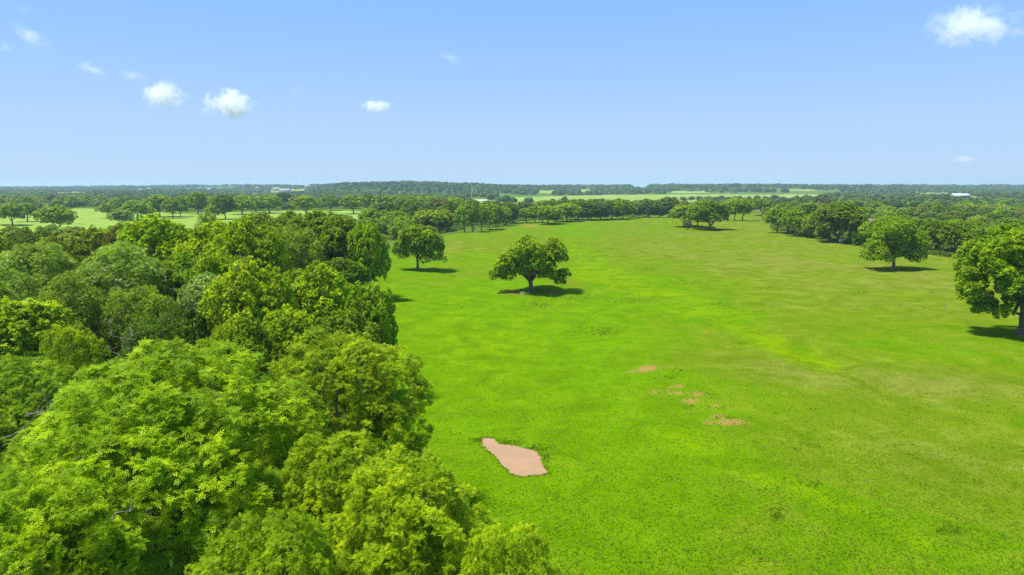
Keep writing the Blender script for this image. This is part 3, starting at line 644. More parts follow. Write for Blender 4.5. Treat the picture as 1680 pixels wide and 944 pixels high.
# ---- woods that fill in behind
ONES = ['first', 'second', 'third', 'fourth', 'fifth', 'sixth', 'seventh', 'eighth', 'ninth']
TEENS = ['tenth', 'eleventh', 'twelfth', 'thirteenth', 'fourteenth', 'fifteenth', 'sixteenth', 'seventeenth', 'eighteenth', 'nineteenth']
TENS = {2: 'twenty', 3: 'thirty', 4: 'forty', 5: 'fifty', 6: 'sixty'}
def ordinal(n):
    if n < 10: return ONES[n - 1]
    if n < 20: return TEENS[n - 10]
    a, b = divmod(n, 10)
    return (TENS[a] + '-' + ONES[b - 1]) if b else TENS[a][:-1] + 'ieth'
ROWN = ['front', 'second', 'third', 'fourth', 'fifth', 'sixth', 'seventh', 'eighth', 'ninth', 'tenth', 'eleventh', 'twelfth', 'thirteenth', 'fourteenth', 'fifteenth', 'sixteenth', 'seventeenth', 'eighteenth', 'nineteenth', 'twentieth']
def fill(poly, y0, y1, ratio, space, tops, cols, where, frm, group, var, lab, kinds, maxrow=14):
    y = y0; row = 0
    while y < y1:
        w = space * (1 + .0002 * y); xs = np.arange(-.95 * y, .95 * y, w) + tr.uniform(0, w); cnt = 0
        for x in xs:
            xx = x + tr.uniform(-.32, .32) * w; yy = y * (1 + tr.uniform(-.3, .3) * (ratio - 1))
            px, py = proj(xx, yy)
            if px < -60 or px > 1750 or not poly_in(poly, np.array([px]), np.array([py]))[0]: continue
            if any(abs(a - xx) < .75 * w and abs(b - yy) < .5 * w for a, b, c in TREES): continue
            cnt += 1
            ht = tr.uniform(*tops); R = ht * tr.uniform(.52, .72); col = tr.choice(cols)
            put_tree(xx, yy, R, ht, var(yy), col, '%s tree, %s from %s, %s row of %s' % (CNAME[col], ordinal(cnt), frm, ROWN[min(row, 19)], lab), group, name=tr.choice(kinds))
        y *= ratio; row += 1
cols_r = [C_MID, C_DEEP, C_DEEP, C_OLIVE, C_DARK, C_BROWN, C_GREY, C_BLUE]
RWOOD = [(1256, 352), (1256, 366), (1340, 386), (1420, 398), (1520, 410), (1800, 432), (1800, 331), (1620, 331), (1540, 331), (1385, 334), (1360, 338)]
fill(RWOOD, 285, 1050, 1.085, 15.5, (8.5, 12.5), cols_r, 0, 'the corner', 'trees of the eastern wood', lambda y: 'far' if y < 480 else 'dist', 'the eastern wood', ['oak_tree', 'elm_tree'])
LWOOD = [(-80, 349), (-80, 333), (700, 329), (760, 331), (755, 338), (690, 345), (640, 343), (560, 343), (460, 345), (320, 349), (290, 352), (130, 342), (0, 347)]
fill(LWOOD, 640, 1080, 1.075, 17, (12, 16.5), [C_MID, C_DEEP, C_DEEP, C_OLIVE, C_BLUE, C_BROWN], 0, 'the picture edge', 'trees of the wood behind the mown field', lambda y: 'far' if y < 700 else 'dist', 'the mown field wood', ['elm_tree'])
CBELT = [(608, 392), (604, 372), (650, 356), (700, 352), (760, 345), (840, 345), (845, 362), (800, 370), (752, 376), (700, 386), (650, 396)]
fill(CBELT, 380, 680, 1.10, 15, (10, 14), [C_DEEP, C_DARK, C_MID, C_OLIVE], 0, 'the mown field', 'trees filling the creek belt', lambda y: 'farlow', 'the creek belt', ['oak_tree'])
NWOOD = [(500, 520), (380, 560), (200, 600), (0, 560), (-80, 480), (-80, 410), (60, 408), (220, 396), (430, 380), (520, 385), (560, 440), (545, 480)]
fill(NWOOD, 100, 330, 1.13, 14, (10, 13.5), [C_DEEP, C_OLIVE, C_MID, C_MID], 0, 'the picture edge', 'trees under the near woodland canopy', lambda y: 'oak' if y < 170 else 'far', 'the near wood', ['oak_tree'])
# dark bushes on the pasture edge
g8 = 'bushes scattered along the pasture edge'
BW = ['dark hedge bush', 'low grey bush', 'rounded dark bush', 'ragged bush']
bx = [(1107, 331, 323, 12), (1121, 331, 323, 13), (1135, 330, 322.5, 14), (1148, 331, 322, 14), (1163, 332, 321.5, 15), (1183, 333, 321, 14), (1194, 333, 323, 14), (1203, 333.5, 323, 11), (1214, 328, 321.5, 9), (1229, 333, 322, 11), (1242, 329, 320, 12),
      (1271, 327, 319.5, 15), (1307, 327, 320.5, 8), (1323, 329, 320, 6), (1375, 331, 317, 11), (1368, 336, 323, 16), (1395, 333, 320, 18), (1288, 342, 326, 26), (1313, 340, 324, 22), (1345, 343, 319, 34), (806, 332, 318, 15), (1240, 341, 325, 24), (1262, 340, 326, 22)]
for i, a in enumerate(bx):
    T(a[0], a[1], a[2], a[3], 'dist', [C_DARK, C_BROWN, C_BLUE][i % 3], '%s, %s along the pasture edge from the gravel lot side' % (BW[i % 4], ordinal(i + 1)), g8, name='bush', cat='bush')

# ------------------------------------------------------------------ distant woodland: one mass of far crowns
def far_mass():
    rng = np.random.default_rng(77); P_, R_, N_ = [], [], []
    y = 760.0
    while y < 11500:
        sp = 13 if y < 2000 else (20 if y < 4000 else 34)
        xs = np.arange(-.86 * y, .86 * y, sp); xs = xs + rng.uniform(-.5, .5, len(xs)) * sp
        yy = y * (1 + rng.uniform(-.022, .022, len(xs)))
        P_.append(np.stack([xs, yy], 1)); R_.append(np.full(len(xs), sp * .62) * rng.uniform(.7, 1.2, len(xs)))
        y *= 1.042 if y < 4500 else 1.075
    P2 = np.concatenate(P_); R2 = np.concatenate(R_)
    px, py = proj(P2[:, 0], P2[:, 1])
    def clear(poly): return poly_in(poly, px, py)
    bad = clear(PASTURE) | clear(HAY) | clear(MEADOW)
    pz = proj(P2[:, 0], P2[:, 1], np.where(P2[:, 1] > 1500, hz(P2[:, 0], P2[:, 1]), 0))
    for q in SMALLF:
        for dn in (0, 2, 4): bad |= poly_in(q, pz[0], pz[1] - dn)
    BARE = [[(290, 304), (308, 304), (308, 309), (290, 309)]]
    # land between meadow belts and pasture stays open; woods there are the single trees
    bad |= (py > 336.5) & (px > 780) & (px < 1250)
    bad |= (P2[:, 1] < 1050) & ~(clear([(-200, 345), (-200, 330), (760, 330), (760, 340), (640, 343), (320, 347)]) | clear([(1380, 345), (1380, 331), (1900, 328), (1900, 350)]))
    # scattered clearings on the far side
    cl = np.sin(P2[:, 0] * .0031 + 1.3) * np.sin(P2[:, 1] * .0017 + .4) + .5 * np.sin(P2[:, 0] * .009 + P2[:, 1] * .004)
    bad |= (cl > .98) & (P2[:, 1] > 1500)
    bad |= (px > 815) & (px < 960) & (py > 321) & (py < 325)
    P2, R2 = P2[~bad], R2[~bad]
    n = len(P2); k = np.where(P2[:, 1] < 2200, 44, np.where(P2[:, 1] < 4500, 20, 12))
    idx = np.repeat(np.arange(n), k); m = len(idx)
    d = unit(rng.normal(0, 1, (m, 3)) + np.array([0, -.15, .35])); d[:, 2] = np.abs(d[:, 2]) * 1.1 - .25
    lump = .5 + .25 * np.sin(P2[:, 0] * .021 + P2[:, 1] * .006) + .25 * np.sin(P2[:, 0] * .0093 - P2[:, 1] * .011 + 2)
    hgt = (6.0 + 7.5 * lump) * rng.uniform(.75, 1.3, n)
    zz = hz(P2[:, 0], P2[:, 1]); ht = hgt[idx]
    pos = np.stack([P2[idx, 0], P2[idx, 1], zz[idx]], 1) + d * np.stack([R2[idx] * .85, R2[idx] * .85, ht * .42], 1) + np.stack([0 * ht, 0 * ht, ht * .52], 1)
    pos[:, 2] += rng.normal(0, .5, m)
    sz = np.where(P2[idx, 1] < 2200, R2[idx] * .42, R2[idx] * .75)
    nrm = unit(d + np.array([0, 0, .3]) + rng.normal(0, .12, (m, 3))); t = unit(np.cross(nrm, rng.normal(0, 1, (m, 3)))); b = np.cross(nrm, t)
    q = np.array([(-1, -.1), (-.1, -.8), (1, .1), (.1, .9)])
    Vv = pos[:, None, :] + sz[:, None, None] * (q[None, :, 0:1] * t[:, None] + q[None, :, 1:2] * b[:, None])
    tint = np.clip(np.repeat(np.clip(.55 * rng.uniform(0, 1, n) + .45 * (.5 + .5 * np.sin(P2[:, 0] * .013 + P2[:, 1] * .009 + 1)), 0, 1)[idx] * .85 + rng.uniform(0, .15, m), 4), 0, 1)
    me = mesh_np('distant_woodland', Vv.reshape(-1, 3), np.arange(m * 4).reshape(-1, 4), M['leaf_far'], False, {'tint': tint})
    o = setp(link('distant_woodland', me), 'far off woods covering the plain and the low ridge', 'woodland', kind='stuff'); o.color = (.075, .138, .030, 1)
    print('far mass trees', n, 'quads', m)
far_mass()
print('trees', len(TREES))

# ------------------------------------------------------------------ undergrowth along the tree belts
def undergrowth():
    rng = np.random.default_rng(41); out = []
    for poly, dn in [([(600, 392), (604, 372), (650, 356), (700, 350), (845, 345), (850, 366), (815, 372), (752, 379), (700, 387), (650, 395)], 14),
                     ([(850, 364), (930, 361), (1000, 357), (1110, 352), (1110, 346), (850, 350)], 30), ([(1268, 366), (1262, 378), (1330, 391), (1400, 403), (1500, 417), (1600, 429), (1760, 446), (1760, 425), (1600, 412), (1420, 392)], 26),
                     ([(560, 470), (545, 500), (585, 530), (560, 560), (480, 560), (480, 430), (600, 430), (592, 436), (560, 450)], 22)]:
        P2 = np.array(poly, float); lo, hi = P2.min(0), P2.max(0); n = int((hi[0] - lo[0]) * (hi[1] - lo[1]) / 100 * dn)
        a = rng.uniform(lo, hi, (n, 2)); a = a[poly_in(poly, a[:, 0], a[:, 1])]; out.append(a)
    a = np.concatenate(out); x, y = G(a[:, 0], a[:, 1]); n = len(x); r = rng.uniform(.8, 2.2, n); h = rng.uniform(.8, 2.6, n)
    idx = np.repeat(np.arange(n), 26); m = len(idx); d = unit(rng.normal(0, 1, (m, 3))); d[:, 2] = np.abs(d[:, 2])
    pos = np.stack([x[idx], y[idx], hz(x, y)[idx]], 1) + d * np.stack([r[idx], r[idx], h[idx]], 1) * rng.uniform(.8, 1.1, (m, 1))
    nrm = unit(d + rng.normal(0, .4, (m, 3))); t = unit(np.cross(nrm, rng.normal(0, 1, (m, 3)))); b = np.cross(nrm, t); sz = rng.uniform(.25, .5, m)
    q = np.array([(-1, -.1), (-.1, -.6), (1, .1), (.1, .6)])
    Vv = pos[:, None, :] + sz[:, None, None] * (q[None, :, 0:1] * t[:, None] + q[None, :, 1:2] * b[:, None])
    me = mesh_np('undergrowth', Vv.reshape(-1, 3), np.arange(m * 4).reshape(-1, 4), M['leaf_far'], False, {'tint': np.repeat(rng.uniform(0, 1, n)[idx], 4)})
    o = setp(link('undergrowth', me), 'low brush growing under the edges of the tree belts', 'undergrowth', kind='stuff'); o.color = (.09, .165, .014, 1); print('undergrowth', m)
undergrowth()
# ------------------------------------------------------------------ muddy pool
def pool():
    out = [(791, 720), (797, 718.5), (806, 719), (812, 722), (818, 728), (826, 730), (838, 731), (850, 733), (862, 737), (872, 738), (881, 741), (885, 748), (888, 756), (890, 764), (895, 771), (899, 776), (893, 779),
           (880, 780), (868, 781), (857, 782), (846, 780), (838, 777), (833, 771), (826, 766), (820, 758), (814, 750), (806, 744), (800, 738), (793, 732), (791, 726)]
    rng = np.random.default_rng(9); pts = []
    n = len(out)
    for i in range(n):
        a, b = out[i], out[(i + 1) % n]
        for t in np.linspace(0, 1, 6)[:-1]:
            p = (a[0] + (b[0] - a[0]) * t + rng.normal(0, .7), a[1] + (b[1] - a[1]) * t + rng.normal(0, .45)); pts.append(G(*p))
    pts = np.array(pts); c = pts.mean(0); m = len(pts)
    z = float(hz(c[0], c[1])) + .03
    from mathutils.geometry import tessellate_polygon
    tris = tessellate_polygon([[Vector((p[0], p[1], 0)) for p in pts]])
    me = bpy.data.meshes.new('muddy_pool'); me.from_pydata([(p[0], p[1], z) for p in pts], [], [tuple(t) for t in tris]); me.update()
    mt, ns, ls = new_mat('muddy_water')
    g = ns.new('ShaderNodeNewGeometry')
    n1 = noise(ns, ls, g.outputs['Position'], .5, 4); n2 = noise(ns, ls, g.outputs['Position'], 2.2, 5, .7)
    col = mixc(ns, ls, maprange(ns, ls, n1, .35, .65), (.32, .185, .078), (.355, .21, .092))
    col = mixc(ns, ls, maprange(ns, ls, n2, .60, .70, 0, .45), col, (.26, .145, .07))
    bp = ns.new('ShaderNodeBump'); bp.inputs['Strength'].default_value = .05; bp.inputs['Distance'].default_value = .02; ls.new(n2, bp.inputs['Height'])
    finish(ns, ls, principled(ns, ls, col, .22, .3, bp.outputs[0]).outputs[0])
    me.materials.append(mt)
    setp(link('muddy_pool', me), 'shallow pinkish brown muddy pool in the wet grass', 'pool', kind='structure')
    return pts
POOL = pool()

# ------------------------------------------------------------------ standing grass and weeds
def blades(name, label, xy, hgt, wid, nb, mat, color, rng, lean=.35):
    n = len(xy); idx = np.repeat(np.arange(n), nb); m = len(idx)
    a = rng.uniform(0, 6.283, m); hh = hgt[idx] * rng.uniform(.6, 1.15, m); ww = wid[idx] * rng.uniform(.7, 1.3, m)
    base = xy[idx] + rng.normal(0, 1, (m, 2)) * (hgt[idx] * .38)[:, None]; z = hz(base[:, 0], base[:, 1]) - .02
    l = rng.normal(0, lean, (m, 2)) * hh[:, None]
    dx, dy = np.cos(a) * ww, np.sin(a) * ww
    Vv = np.stack([np.stack([base[:, 0] - dx, base[:, 1] - dy, z], 1), np.stack([base[:, 0] + dx, base[:, 1] + dy, z], 1),
                   np.stack([base[:, 0] + l[:, 0], base[:, 1] + l[:, 1], z + hh], 1)], 1)
    t = np.repeat(rng.uniform(0, 1, n)[idx] * .6 + rng.uniform(0, .4, m), 3)
    me = mesh_np(name, Vv.reshape(-1, 3), np.arange(m * 3).reshape(-1, 3), mat, False, {'tint': t})
    o = setp(link(name, me), label, name.replace('_', ' '), kind='stuff'); o.color = (*color, 1); return o
rg = np.random.default_rng(31)
def px_points(n, x0, x1, y0, y1):
    px = rg.uniform(x0, x1, n); py = rg.uniform(y0, y1, n); ok = poly_in(MEADOW, px, py); px, py = px[ok], py[ok]
    x, y = G(px, py); return np.stack([x, y], 1)
xy = px_points(90000, 560, 1700, 400, 960); xy = xy[rg.random(len(xy)) < sstep(210, 75, xy[:, 1])]
ins = poly_in([tuple(p) for p in POOL], xy[:, 0], xy[:, 1]); xy = xy[~ins]
blades('meadow_grass', 'short standing grass of the open meadow', xy, rg.uniform(.07, .15, len(xy)), np.full(len(xy), .04), 3, M['feather'], (.138, .255, .002), rg, .8)
# rim of grass round the pool
e = np.repeat(POOL, 5, 0) + rg.normal(0, .28, (len(POOL) * 5, 2)); e = e[~poly_in([tuple(p) for p in (POOL.mean(0) + (POOL - POOL.mean(0)) * .97)], e[:, 0], e[:, 1])]
blades('pool_rim_grass', 'taller grass fringing the muddy pool', e, rg.uniform(.07, .18, len(e)), np.full(len(e), .04), 4, M['feather'], (.15, .25, .006), rg)
wc = []
for (cx, cy_, rx, ry, n) in [(930, 407, 55, 5, 170), (985, 404, 40, 3, 60), (960, 420, 26, 12, 120), (1105, 425, 34, 4, 90), (1122, 433, 40, 4, 60), (1060, 443, 26, 3, 70), (1115, 464, 36, 5, 130), (1245, 470, 20, 3, 50), (1415, 481, 16, 3, 50),
                             (930, 488, 50, 4, 160), (885, 501, 36, 5, 130), (1040, 490, 40, 5, 70), (985, 545, 34, 6, 150), (950, 538, 14, 4, 30), (1195, 442, 20, 3, 40), (1270, 470, 30, 3, 50), (755, 500, 60, 8, 30),
                             (740, 451, 20, 2.5, 60), (748, 427, 8, 2, 25), (1180, 500, 30, 4, 50), (1110, 612, 16, 3, 14), (1090, 628, 14, 3, 14), (1160, 653, 12, 2, 10), (1130, 672, 14, 3, 12), (1180, 674, 18, 3, 14),
                             (1200, 691, 24, 3, 14), (1272, 812, 22, 6, 20), (1560, 880, 26, 6, 40), (1315, 735, 30, 10, 25), (830, 726, 30, 5, 60), (880, 736, 24, 5, 50), (895, 752, 10, 10, 30), (785, 722, 16, 3, 25), (1275, 850, 12, 12, 30), (1330, 800, 14, 5, 20)]:
    a = np.stack([cx + rg.normal(0, .55, n) * rx, cy_ + rg.normal(0, .6, n) * ry], 1); wc.append(a)
wc = np.concatenate(wc); x, y = G(wc[:, 0], wc[:, 1]); xy = np.stack([x, y], 1); xy = xy[~poly_in([tuple(p) for p in POOL], xy[:, 0], xy[:, 1])]
blades('meadow_weeds', 'taller dark weeds growing in loose drifts across the meadow', xy, rg.uniform(.15, .40, len(xy)), rg.uniform(.025, .05, len(xy)), 5, M['feather'], (.150, .225, .006), rg, .5)

# ------------------------------------------------------------------ fence across the meadow
def fence():
    steel = flat_mat('weathered_steel', (.13, .125, .11), .6, .3)
    pxs = [905, 958, 1010, 1063, 1115, 1168, 1220, 1251, 1298, 1345, 1375, 1406, 1437, 1477, 1514, 1549, 1584, 1619, 1656, 1694]
    e = None; prev = None; parts = []
    pme = None
    for i, px in enumerate(pxs):
        py = 491 + (px - 905) * .0285
        x, y = G(px, py); z = float(hz(x, y))
        if e is None:
            e = setp(link('wire_fence', None, loc=(x, y, z)), 'thin wire fence on slim posts crossing the meadow behind the great tree', 'fence'); ox, oy, oz = x, y, z
            v, f = merge([box(-.025, .025, -.025, .025, -.3, 1.3), box(-.05, .05, -.02, .02, 1.22, 1.27)]); pme = mesh_np('fence_post', v, f, steel)
        link('post', pme, e, (x - ox, y - oy, z - oz))
        if prev:
            for hh in (.4, .75, 1.1):
                p0 = np.array([prev[0] - ox, prev[1] - oy, prev[2] - oz + hh]); p1 = np.array([x - ox, y - oy, z - oz + hh])
                parts.append(tube([p0, (p0 + p1) / 2 - (0, 0, .03), p1], [.004] * 3, 3))
        prev = (x, y, z)
    link('wire', mesh_np('wire', *merge(parts), steel), e)
fence()

# ------------------------------------------------------------------ small things
white = flat_mat('white_paint', (.75, .74, .70), .5, .3, .08)
roofm = flat_mat('pale_metal_roof', (.78, .79, .80), .4, .4, .06)
greym = flat_mat('grey_sheet_wall', (.42, .45, .48), .6, .3, .1)
darkm = flat_mat('door_and_shade_dark', (.03, .035, .04), .9, .1)
brown = flat_mat('brown_shingle', (.23, .15, .12), .9, .1, .2)
glass = flat_mat('window_glass', (.05, .06, .08), .1, .5)
stone = flat_mat('limestone', (.62, .56, .48), .9, .15, .25, 3)
clay = flat_mat('red_clay', (.33, .16, .08), .95, .05, .3, 1.2)
steel2 = flat_mat('galvanised_steel', (.55, .57, .58), .5, .4)
def rock(name, px, by, sx, sy, sz, mat, seed, label, cat):
    rng = np.random.default_rng(seed); x, y = G(px, by); n, m = 14, 8; V = []
    for i in range(m + 1):
        for j in range(n):
            a, b = j * 2 * math.pi / n, i * math.pi / m - math.pi / 2
            d = np.array([math.cos(a) * math.cos(b), math.sin(a) * math.cos(b), math.sin(b)])
            k = 1 + .16 * math.sin(3 * a + seed) * math.cos(b) + rng.uniform(-.08, .08)
            V.append((d[0] * sx * k, d[1] * sy * k, (d[2] * .6 + .35) * sz * k))
    Fc = [(i * n + j, i * n + (j + 1) % n, (i + 1) * n + (j + 1) % n, (i + 1) * n + j) for i in range(m) for j in range(n)]
    return setp(link(name, mesh_np(name, np.array(V), np.array(Fc), mat, True), None, (x, y, float(hz(x, y)))), label, cat)
rock('pale_boulder', 611, 551, 1.1, .6, .45, stone, 2, 'pale pinkish white boulder under the leaning edge pecan', 'boulder')
rock('clay_bank', 645, 390, 1.6, 1.6, 1.9, clay, 3, 'small orange clay bank between the thicket and the bright round tree', 'earth bank')
rock('clay_bank', 1062, 357.5, 3.2, 2, 1.8, clay, 5, 'orange clay bank at the foot of the dark tree in the dense belt', 'earth bank')
def trough():
    x, y = G(861, 483); v = merge([box(-1.2, 1.2, -.28, -.22, 0, .2), box(-1.2, 1.2, .22, .28, 0, .2), box(-1.26, -1.2, -.28, .28, 0, .2), box(1.2, 1.26, -.28, .28, 0, .2), box(-1.2, 1.2, -.22, .22, .04, .08)])  # trough form made up to stand for a thin line of pale stones
    setp(link('pale_stone_strip', mesh_np('pale_stone_strip', *v, stone), None, (x, y, float(hz(x, y)))), 'long low made-up trough shape standing for pale stones at the foot of the lone tree', 'trough')
trough()
def gable(name, px, by, wpx, hpx, depth, wallm, rfm, label, cat='building', rise=.25, door=False, wins=0, ty=None, rot=0.0, opening=False):
    x, y = G(px, by); w = wpx * dep(y) / F; h = hpx * dep(y) / F; eave = h * (1 - rise); z0 = float(hz(x, y)) if ty is None else ty
    e = setp(link(name, None, loc=(x, y, z0)), label, cat); e.rotation_euler.z = rot
    hw, d = w / 2, depth
    V = np.array([(-hw, 0, -1), (hw, 0, -1), (hw, d, -1), (-hw, d, -1), (-hw, 0, eave), (hw, 0, eave), (hw, d, eave), (-hw, d, eave), (-hw, d / 2, h - .1), (hw, d / 2, h - .1)])
    me = bpy.data.meshes.new('wall'); me.from_pydata([tuple(v) for v in V], [], [(0, 1, 5, 4), (1, 2, 6, 9, 5), (2, 3, 7, 6), (3, 0, 4, 8, 7)]); me.materials.append(wallm); me.update()
    link('wall', me, e)
    o = .4
    def slab(a, b):
        (y0, z0_), (y1, z1) = a, b
        V = np.array([(-hw - o, y0, z0_), (hw + o, y0, z0_), (hw + o, y1, z1), (-hw - o, y1, z1)] + [(-hw - o, y0, z0_ + .15), (hw + o, y0, z0_ + .15), (hw + o, y1, z1 + .15), (-hw - o, y1, z1 + .15)])
        return V, np.array([(0, 3, 2, 1), (4, 5, 6, 7), (0, 1, 5, 4), (2, 3, 7, 6), (1, 2, 6, 5), (0, 4, 7, 3)])
    k = (h - eave) / (d / 2)
    link('roof', mesh_np('roof', *merge([slab((-o, eave - k * o + .02), (d / 2, h)), slab((d / 2, h), (d + o, eave - k * o + .02))]), rfm), e)
    if door: link('door', mesh_np('door', *box(-.5, .5, -.06, .0, 0, 2.1), darkm), e)
    if opening: link('opening', mesh_np('opening', *box(-hw * .28, hw * .92, -.08, .02, 0, eave * .86), darkm), e)  # solid dark panel on the wall: shade of the open front put into colour
    for i in range(wins):
        xx = -hw + w * (i + .5) / wins
        if door and abs(xx) < 1.2: continue
        link('window', mesh_np('window', *box(xx - .6, xx + .6, -.05, .0, .9, 2.1), glass), e)
    return e
gable('metal_barn', 1578, 326, 27, 8, 16, greym, roofm, 'long open fronted metal barn with white roof beyond the eastern wood', 'barn', .35, opening=True)
gable('farmhouse', 1429, 375, 16, 16, 9, white, brown, 'house with a brown roof half hidden behind the eastern belt', 'house', .42, door=True, wins=3)
gable('farm_shed', 960, 313.5, 15, 3.2, 14, white, roofm, 'long white shed on the far side of the pasture', 'shed', .3, door=True, wins=0)
gable('farm_shed', 921, 314.5, 4, 4.5, 6, white, roofm, 'tiny white shed beside the long one beyond the pasture', 'shed', .3)
gable('ridge_house', 1077, 311, 9, 3.5, 12, white, roofm, 'white house among trees on the skyline past the pasture', 'house', .35, ty=float(hz(*G(1077, 311))))
gable('farm_shed', 1159, 318, 6, 3.5, 8, greym, roofm, 'pale shed behind the back edge of the pasture', 'shed', .3)
gable('farm_shed', 1248, 315.5, 6, 3.5, 8, white, white, 'cream shed in the far trees past the pasture middle', 'shed', .3)
gable('farm_shed', 1492, 322, 4, 3, 8, white, roofm, 'small white shed in the trees before the metal barn', 'shed', .3)
duller = flat_mat('weathered_white_sheet', (.34, .34, .33), .7, .1, .15)
def hill_building(px, py, wpx, lab, m=None, D=None):
    cand = [yy for yy in range(3000, 5400, 20) if float(hz(gx(px, yy, 20), yy)) + 15 >= zat(py, yy)] if D is None else [D]
    y = cand[0] if cand else 5200
    x = gx(px, y, 20); z = float(hz(x, y)); w = wpx * dep(y, 20) / F
    e = setp(link('hill_building', None, loc=(x, y, z)), lab, 'building')
    link('wall', mesh_np('wall', *box(-w / 2, w / 2, 0, 25, 0, 15), duller), e)
    V = np.array([(-w / 2 - 1, -1, 15), (w / 2 + 1, -1, 15), (w / 2 + 1, 26, 15), (-w / 2 - 1, 26, 15), (-w / 2 - 1, 12.5, 18), (w / 2 + 1, 12.5, 18)])
    me = bpy.data.meshes.new('roof'); me.from_pydata([tuple(v) for v in V], [], [(0, 1, 5, 4), (2, 3, 4, 5), (3, 0, 4), (1, 2, 5)]); me.materials.append(duller); link('roof', me, e)
for a in [(297, 304.6, 13, 'largest white building on the low western hills'), (243, 309.5, 4, 'small white building on the slope before the largest one'), (228, 311, 3, 'tiny pale building lowest on the western slope'),
          (326, 309, 6, 'flat pale building past the largest one on the hills'), (342, 310, 5, 'narrow pale building farther along the western hills'), (421, 308, 4, 'little white building where the hills dip'),
          (504, 305, 8, 'pale building at the foot of the wooded ridge'), (452, 309, 10, 'long pale quarry shed below the hill end'), (466, 312, 18, 'lower pale quarry shed near the wooded ridge')]:
    hill_building(*a)
def tank():
    x, y = G(1381, 400); R = .65; L = 1.7; n = 12; pr = [(-L - .35, .05), (-L - .2, R * .7), (-L, R), (L, R), (L + .2, R * .7), (L + .35, .05)]
    V = []; 
    for t, r in pr:
        for j in range(n): a = j * 2 * math.pi / n; V.append((t, r * math.cos(a), r * math.sin(a) + 1.15))
    Fc = [(i * n + j, i * n + (j + 1) % n, (i + 1) * n + (j + 1) % n, (i + 1) * n + j) for i in range(len(pr) - 1) for j in range(n)]
    e = setp(link('gas_tank', None, loc=(x, y, float(hz(x, y)))), 'small white tank under the big dark domed tree', 'tank'); e.rotation_euler.z = .5
    link('shell', mesh_np('shell', np.array(V), np.array(Fc), white, True), e)
    for s in (-1, 1): link('leg', mesh_np('leg', *box(s * 1.1 - .12, s * 1.1 + .12, -.45, .45, 0, .62), greym), e)
tank()
def pole(px, by, ty, lab, arms=2):
    x, y = G(px, by); z0 = float(hz(x, y)); h = zat(ty, y) - z0
    e = setp(link('utility_pole', None, loc=(x, y, z0)), lab, 'utility pole', 'pale poles near the gravel lot')
    link('shaft', mesh_np('shaft', *tube([(0, 0, -1), (0, 0, h * .5), (0, 0, h)], [.42, .36, .28], 6), steel2, True), e)
    for i in range(arms): link('crossarm', mesh_np('crossarm', *box(-2.6, 2.6, -.12, .12, h - 1.2 - 2.6 * i, h - .9 - 2.6 * i), steel2), e)
for a in [(699, 325, 306.5, 'pale pole rising highest against the ridge', 1), (717, 326, 309, 'pale pole second from the ridge side'), (729, 326, 311.5, 'pale pole with wide arms before the lot'), (742, 327, 311, 'pale pole just before the gravel lot'),
          (753, 328, 314, 'short pale pole beside the gravel lot', 1), (774, 329, 310.5, 'tall pale pole at the gravel lot edge', 1), (764, 329, 318, 'stubby pale pole at the corner of the gravel lot', 1)]: pole(*a)
def lot():
    gv = flat_mat('crushed_gravel', (.36, .34, .29), .95, .05, .15, .3)
    c = [G(*p) for p in [(764, 329), (790, 327.6), (812, 328.4), (790, 330.6), (768, 331.4)]]
    V = np.array([(x, y, float(hz(x, y)) + .35) for x, y in c]); me = bpy.data.meshes.new('gravel_lot'); me.from_pydata([tuple(v) for v in V], [], [tuple(range(5))[::-1]]); me.materials.append(gv); me.update()
    setp(link('gravel_lot', me), 'bare pale gravel lot by the pale poles', kind='structure')
lot()

# ------------------------------------------------------------------ haze
def haze():
    me = mesh_np('haze', *box(-13600, 13600, -13600, 13600, -3, 75), bpy.data.materials.new('haze_air'))
    m = me.materials[0]; m.use_nodes = True; ns, ls = m.node_tree.nodes, m.node_tree.links
    for n in list(ns): ns.remove(n)
    v = ns.new('ShaderNodeVolumePrincipled'); v.inputs['Color'].default_value = (.60, .80, 1.0, 1); v.inputs['Density'].default_value = 8.5e-5; v.inputs['Anisotropy'].default_value = .2
    o = ns.new('ShaderNodeOutputMaterial'); ls.new(v.outputs[0], o.inputs['Volume'])
    setp(link('haze', me), 'pale blue summer haze over the plain', kind='stuff')
haze()

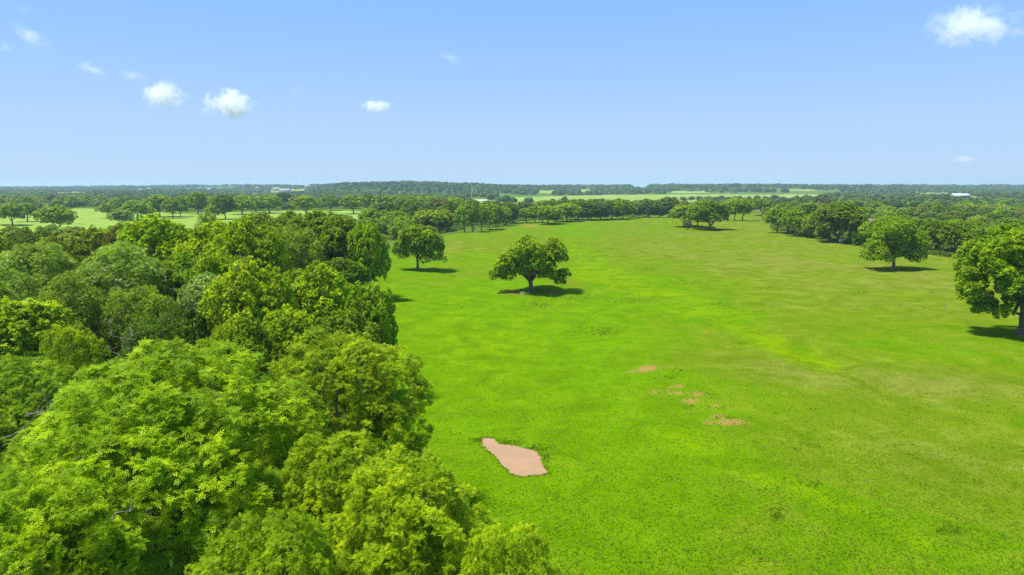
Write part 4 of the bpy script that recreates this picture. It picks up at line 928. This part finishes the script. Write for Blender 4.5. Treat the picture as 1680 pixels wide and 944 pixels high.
# ------------------------------------------------------------------ clouds
def cloud(px, py, wpx, hpx, dens, thr, scale, seed, lab, dist=7000, tilt=0.0):
    y = dist; z = zat(py, y); x = (px - CX) * (y * cP - (z - H) * sP) / F; k = (y * cP) / F
    rx, rz = wpx * .5 * k, hpx * .5 * k
    n, m_ = 24, 12; V = []
    for i in range(m_ + 1):
        for j in range(n):
            a, b = j * 2 * math.pi / n, i * math.pi / m_ - math.pi / 2
            V.append((math.cos(a) * math.cos(b), math.sin(a) * math.cos(b), math.sin(b)))
    Fc = [(i * n + j, i * n + (j + 1) % n, (i + 1) * n + (j + 1) % n, (i + 1) * n + j) for i in range(m_) for j in range(n)]
    m, ns, ls = new_mat('cloud_vapour')
    tc = ns.new('ShaderNodeTexCoord'); mp = ns.new('ShaderNodeMapping'); mp.inputs['Location'].default_value = (seed * 3.7, seed * 1.3, seed * 2.1); mp.inputs['Scale'].default_value = (rx / rz if rx / rz < 3 else 3, 1.4, 1)
    ls.new(tc.outputs['Object'], mp.inputs['Vector'])
    ln = ns.new('ShaderNodeVectorMath'); ln.operation = 'LENGTH'; ls.new(tc.outputs['Object'], ln.inputs[0])
    fall = math_(ns, ls, 'SUBTRACT', 1.0, ln.outputs['Value'])
    nz = noise(ns, ls, mp.outputs[0], scale, 6, .62, .3 if dens > .006 else 1.3)
    d = math_(ns, ls, 'ADD', math_(ns, ls, 'MULTIPLY', fall, 1.15), math_(ns, ls, 'MULTIPLY', math_(ns, ls, 'SUBTRACT', nz, .5), 2.6))
    d = math_(ns, ls, 'MULTIPLY', maprange(ns, ls, d, thr, thr + (.45 if dens > .006 else .8)), maprange(ns, ls, fall, 0.0, .12))
    dn = math_(ns, ls, 'MULTIPLY', d, dens)
    v = ns.new('ShaderNodeVolumePrincipled'); v.inputs['Color'].default_value = (1, 1, 1, 1); v.inputs['Anisotropy'].default_value = 0.0; ls.new(dn, v.inputs['Density'])
    o_ = ns.new('ShaderNodeOutputMaterial'); ls.new(v.outputs[0], o_.inputs['Volume'])
    o = link('cloud', mesh_np('cloud', np.array(V), np.array(Fc), m, True), None, (x, y, z)); o.scale = (rx, max(rz, rx * .6), rz); o.rotation_euler.y = tilt
    setp(o, lab, 'cloud', 'small fair weather clouds')
for a in [(380, 170, 98, 58, .013, .30, 1.5, 1, 'brightest solid little white cloud low in the sky'),
          (268, 156, 92, 62, .008, .35, 1.5, 2, 'softer white cloud beside the brightest one'),
          (340, 182, 40, 26, .006, .40, 1.6, 3, 'wisp trailing off the brightest little cloud'),
          (50, 60, 96, 46, .0045, .42, 1.4, 4, 'ragged wispy cloud high in the corner of the sky', 7000, .6),
          (40, 15, 50, 34, .0014, .40, 1.4, 14, 'very faint wisp above the ragged corner cloud'),
          (6, 76, 46, 34, .003, .42, 1.4, 5, 'faint cloud cut by the picture edge'),
          (152, 114, 78, 30, .0060, .45, 1.6, 6, 'thin curled wisp between the corner cloud and the softer cloud', 7000, .45),
          (216, 124, 76, 26, .0050, .42, 1.6, 7, 'stretched wisp just above the softer white cloud', 7000, .2),
          (618, 175, 74, 32, .012, .42, 1.5, 8, 'small hooked cloud alone near the middle of the sky'),
          (738, 94, 66, 28, .0042, .42, 1.6, 9, 'faint wisp above the small hooked cloud', 7000, .35),
          (1596, 42, 190, 92, .0055, .30, 1.5, 10, 'largest cloud, high and soft, near the sky corner'),
          (1672, 52, 60, 30, .004, .40, 1.5, 11, 'thin tail drifting off the largest cloud'),
          (1583, 261, 56, 18, .007, .42, 1.6, 12, 'tiny flat cloud low above the horizon'),
          (264, 198, 30, 26, .002, .38, 1.5, 15, 'faint scrap hanging below the softer cloud'), (299, 208, 26, 18, .0025, .38, 1.5, 16, 'faint scrap farther below the softer cloud'),
          (492, 150, 50, 40, .0012, .42, 1.4, 17, 'barely visible veil past the brightest cloud')]:
    cloud(*a)
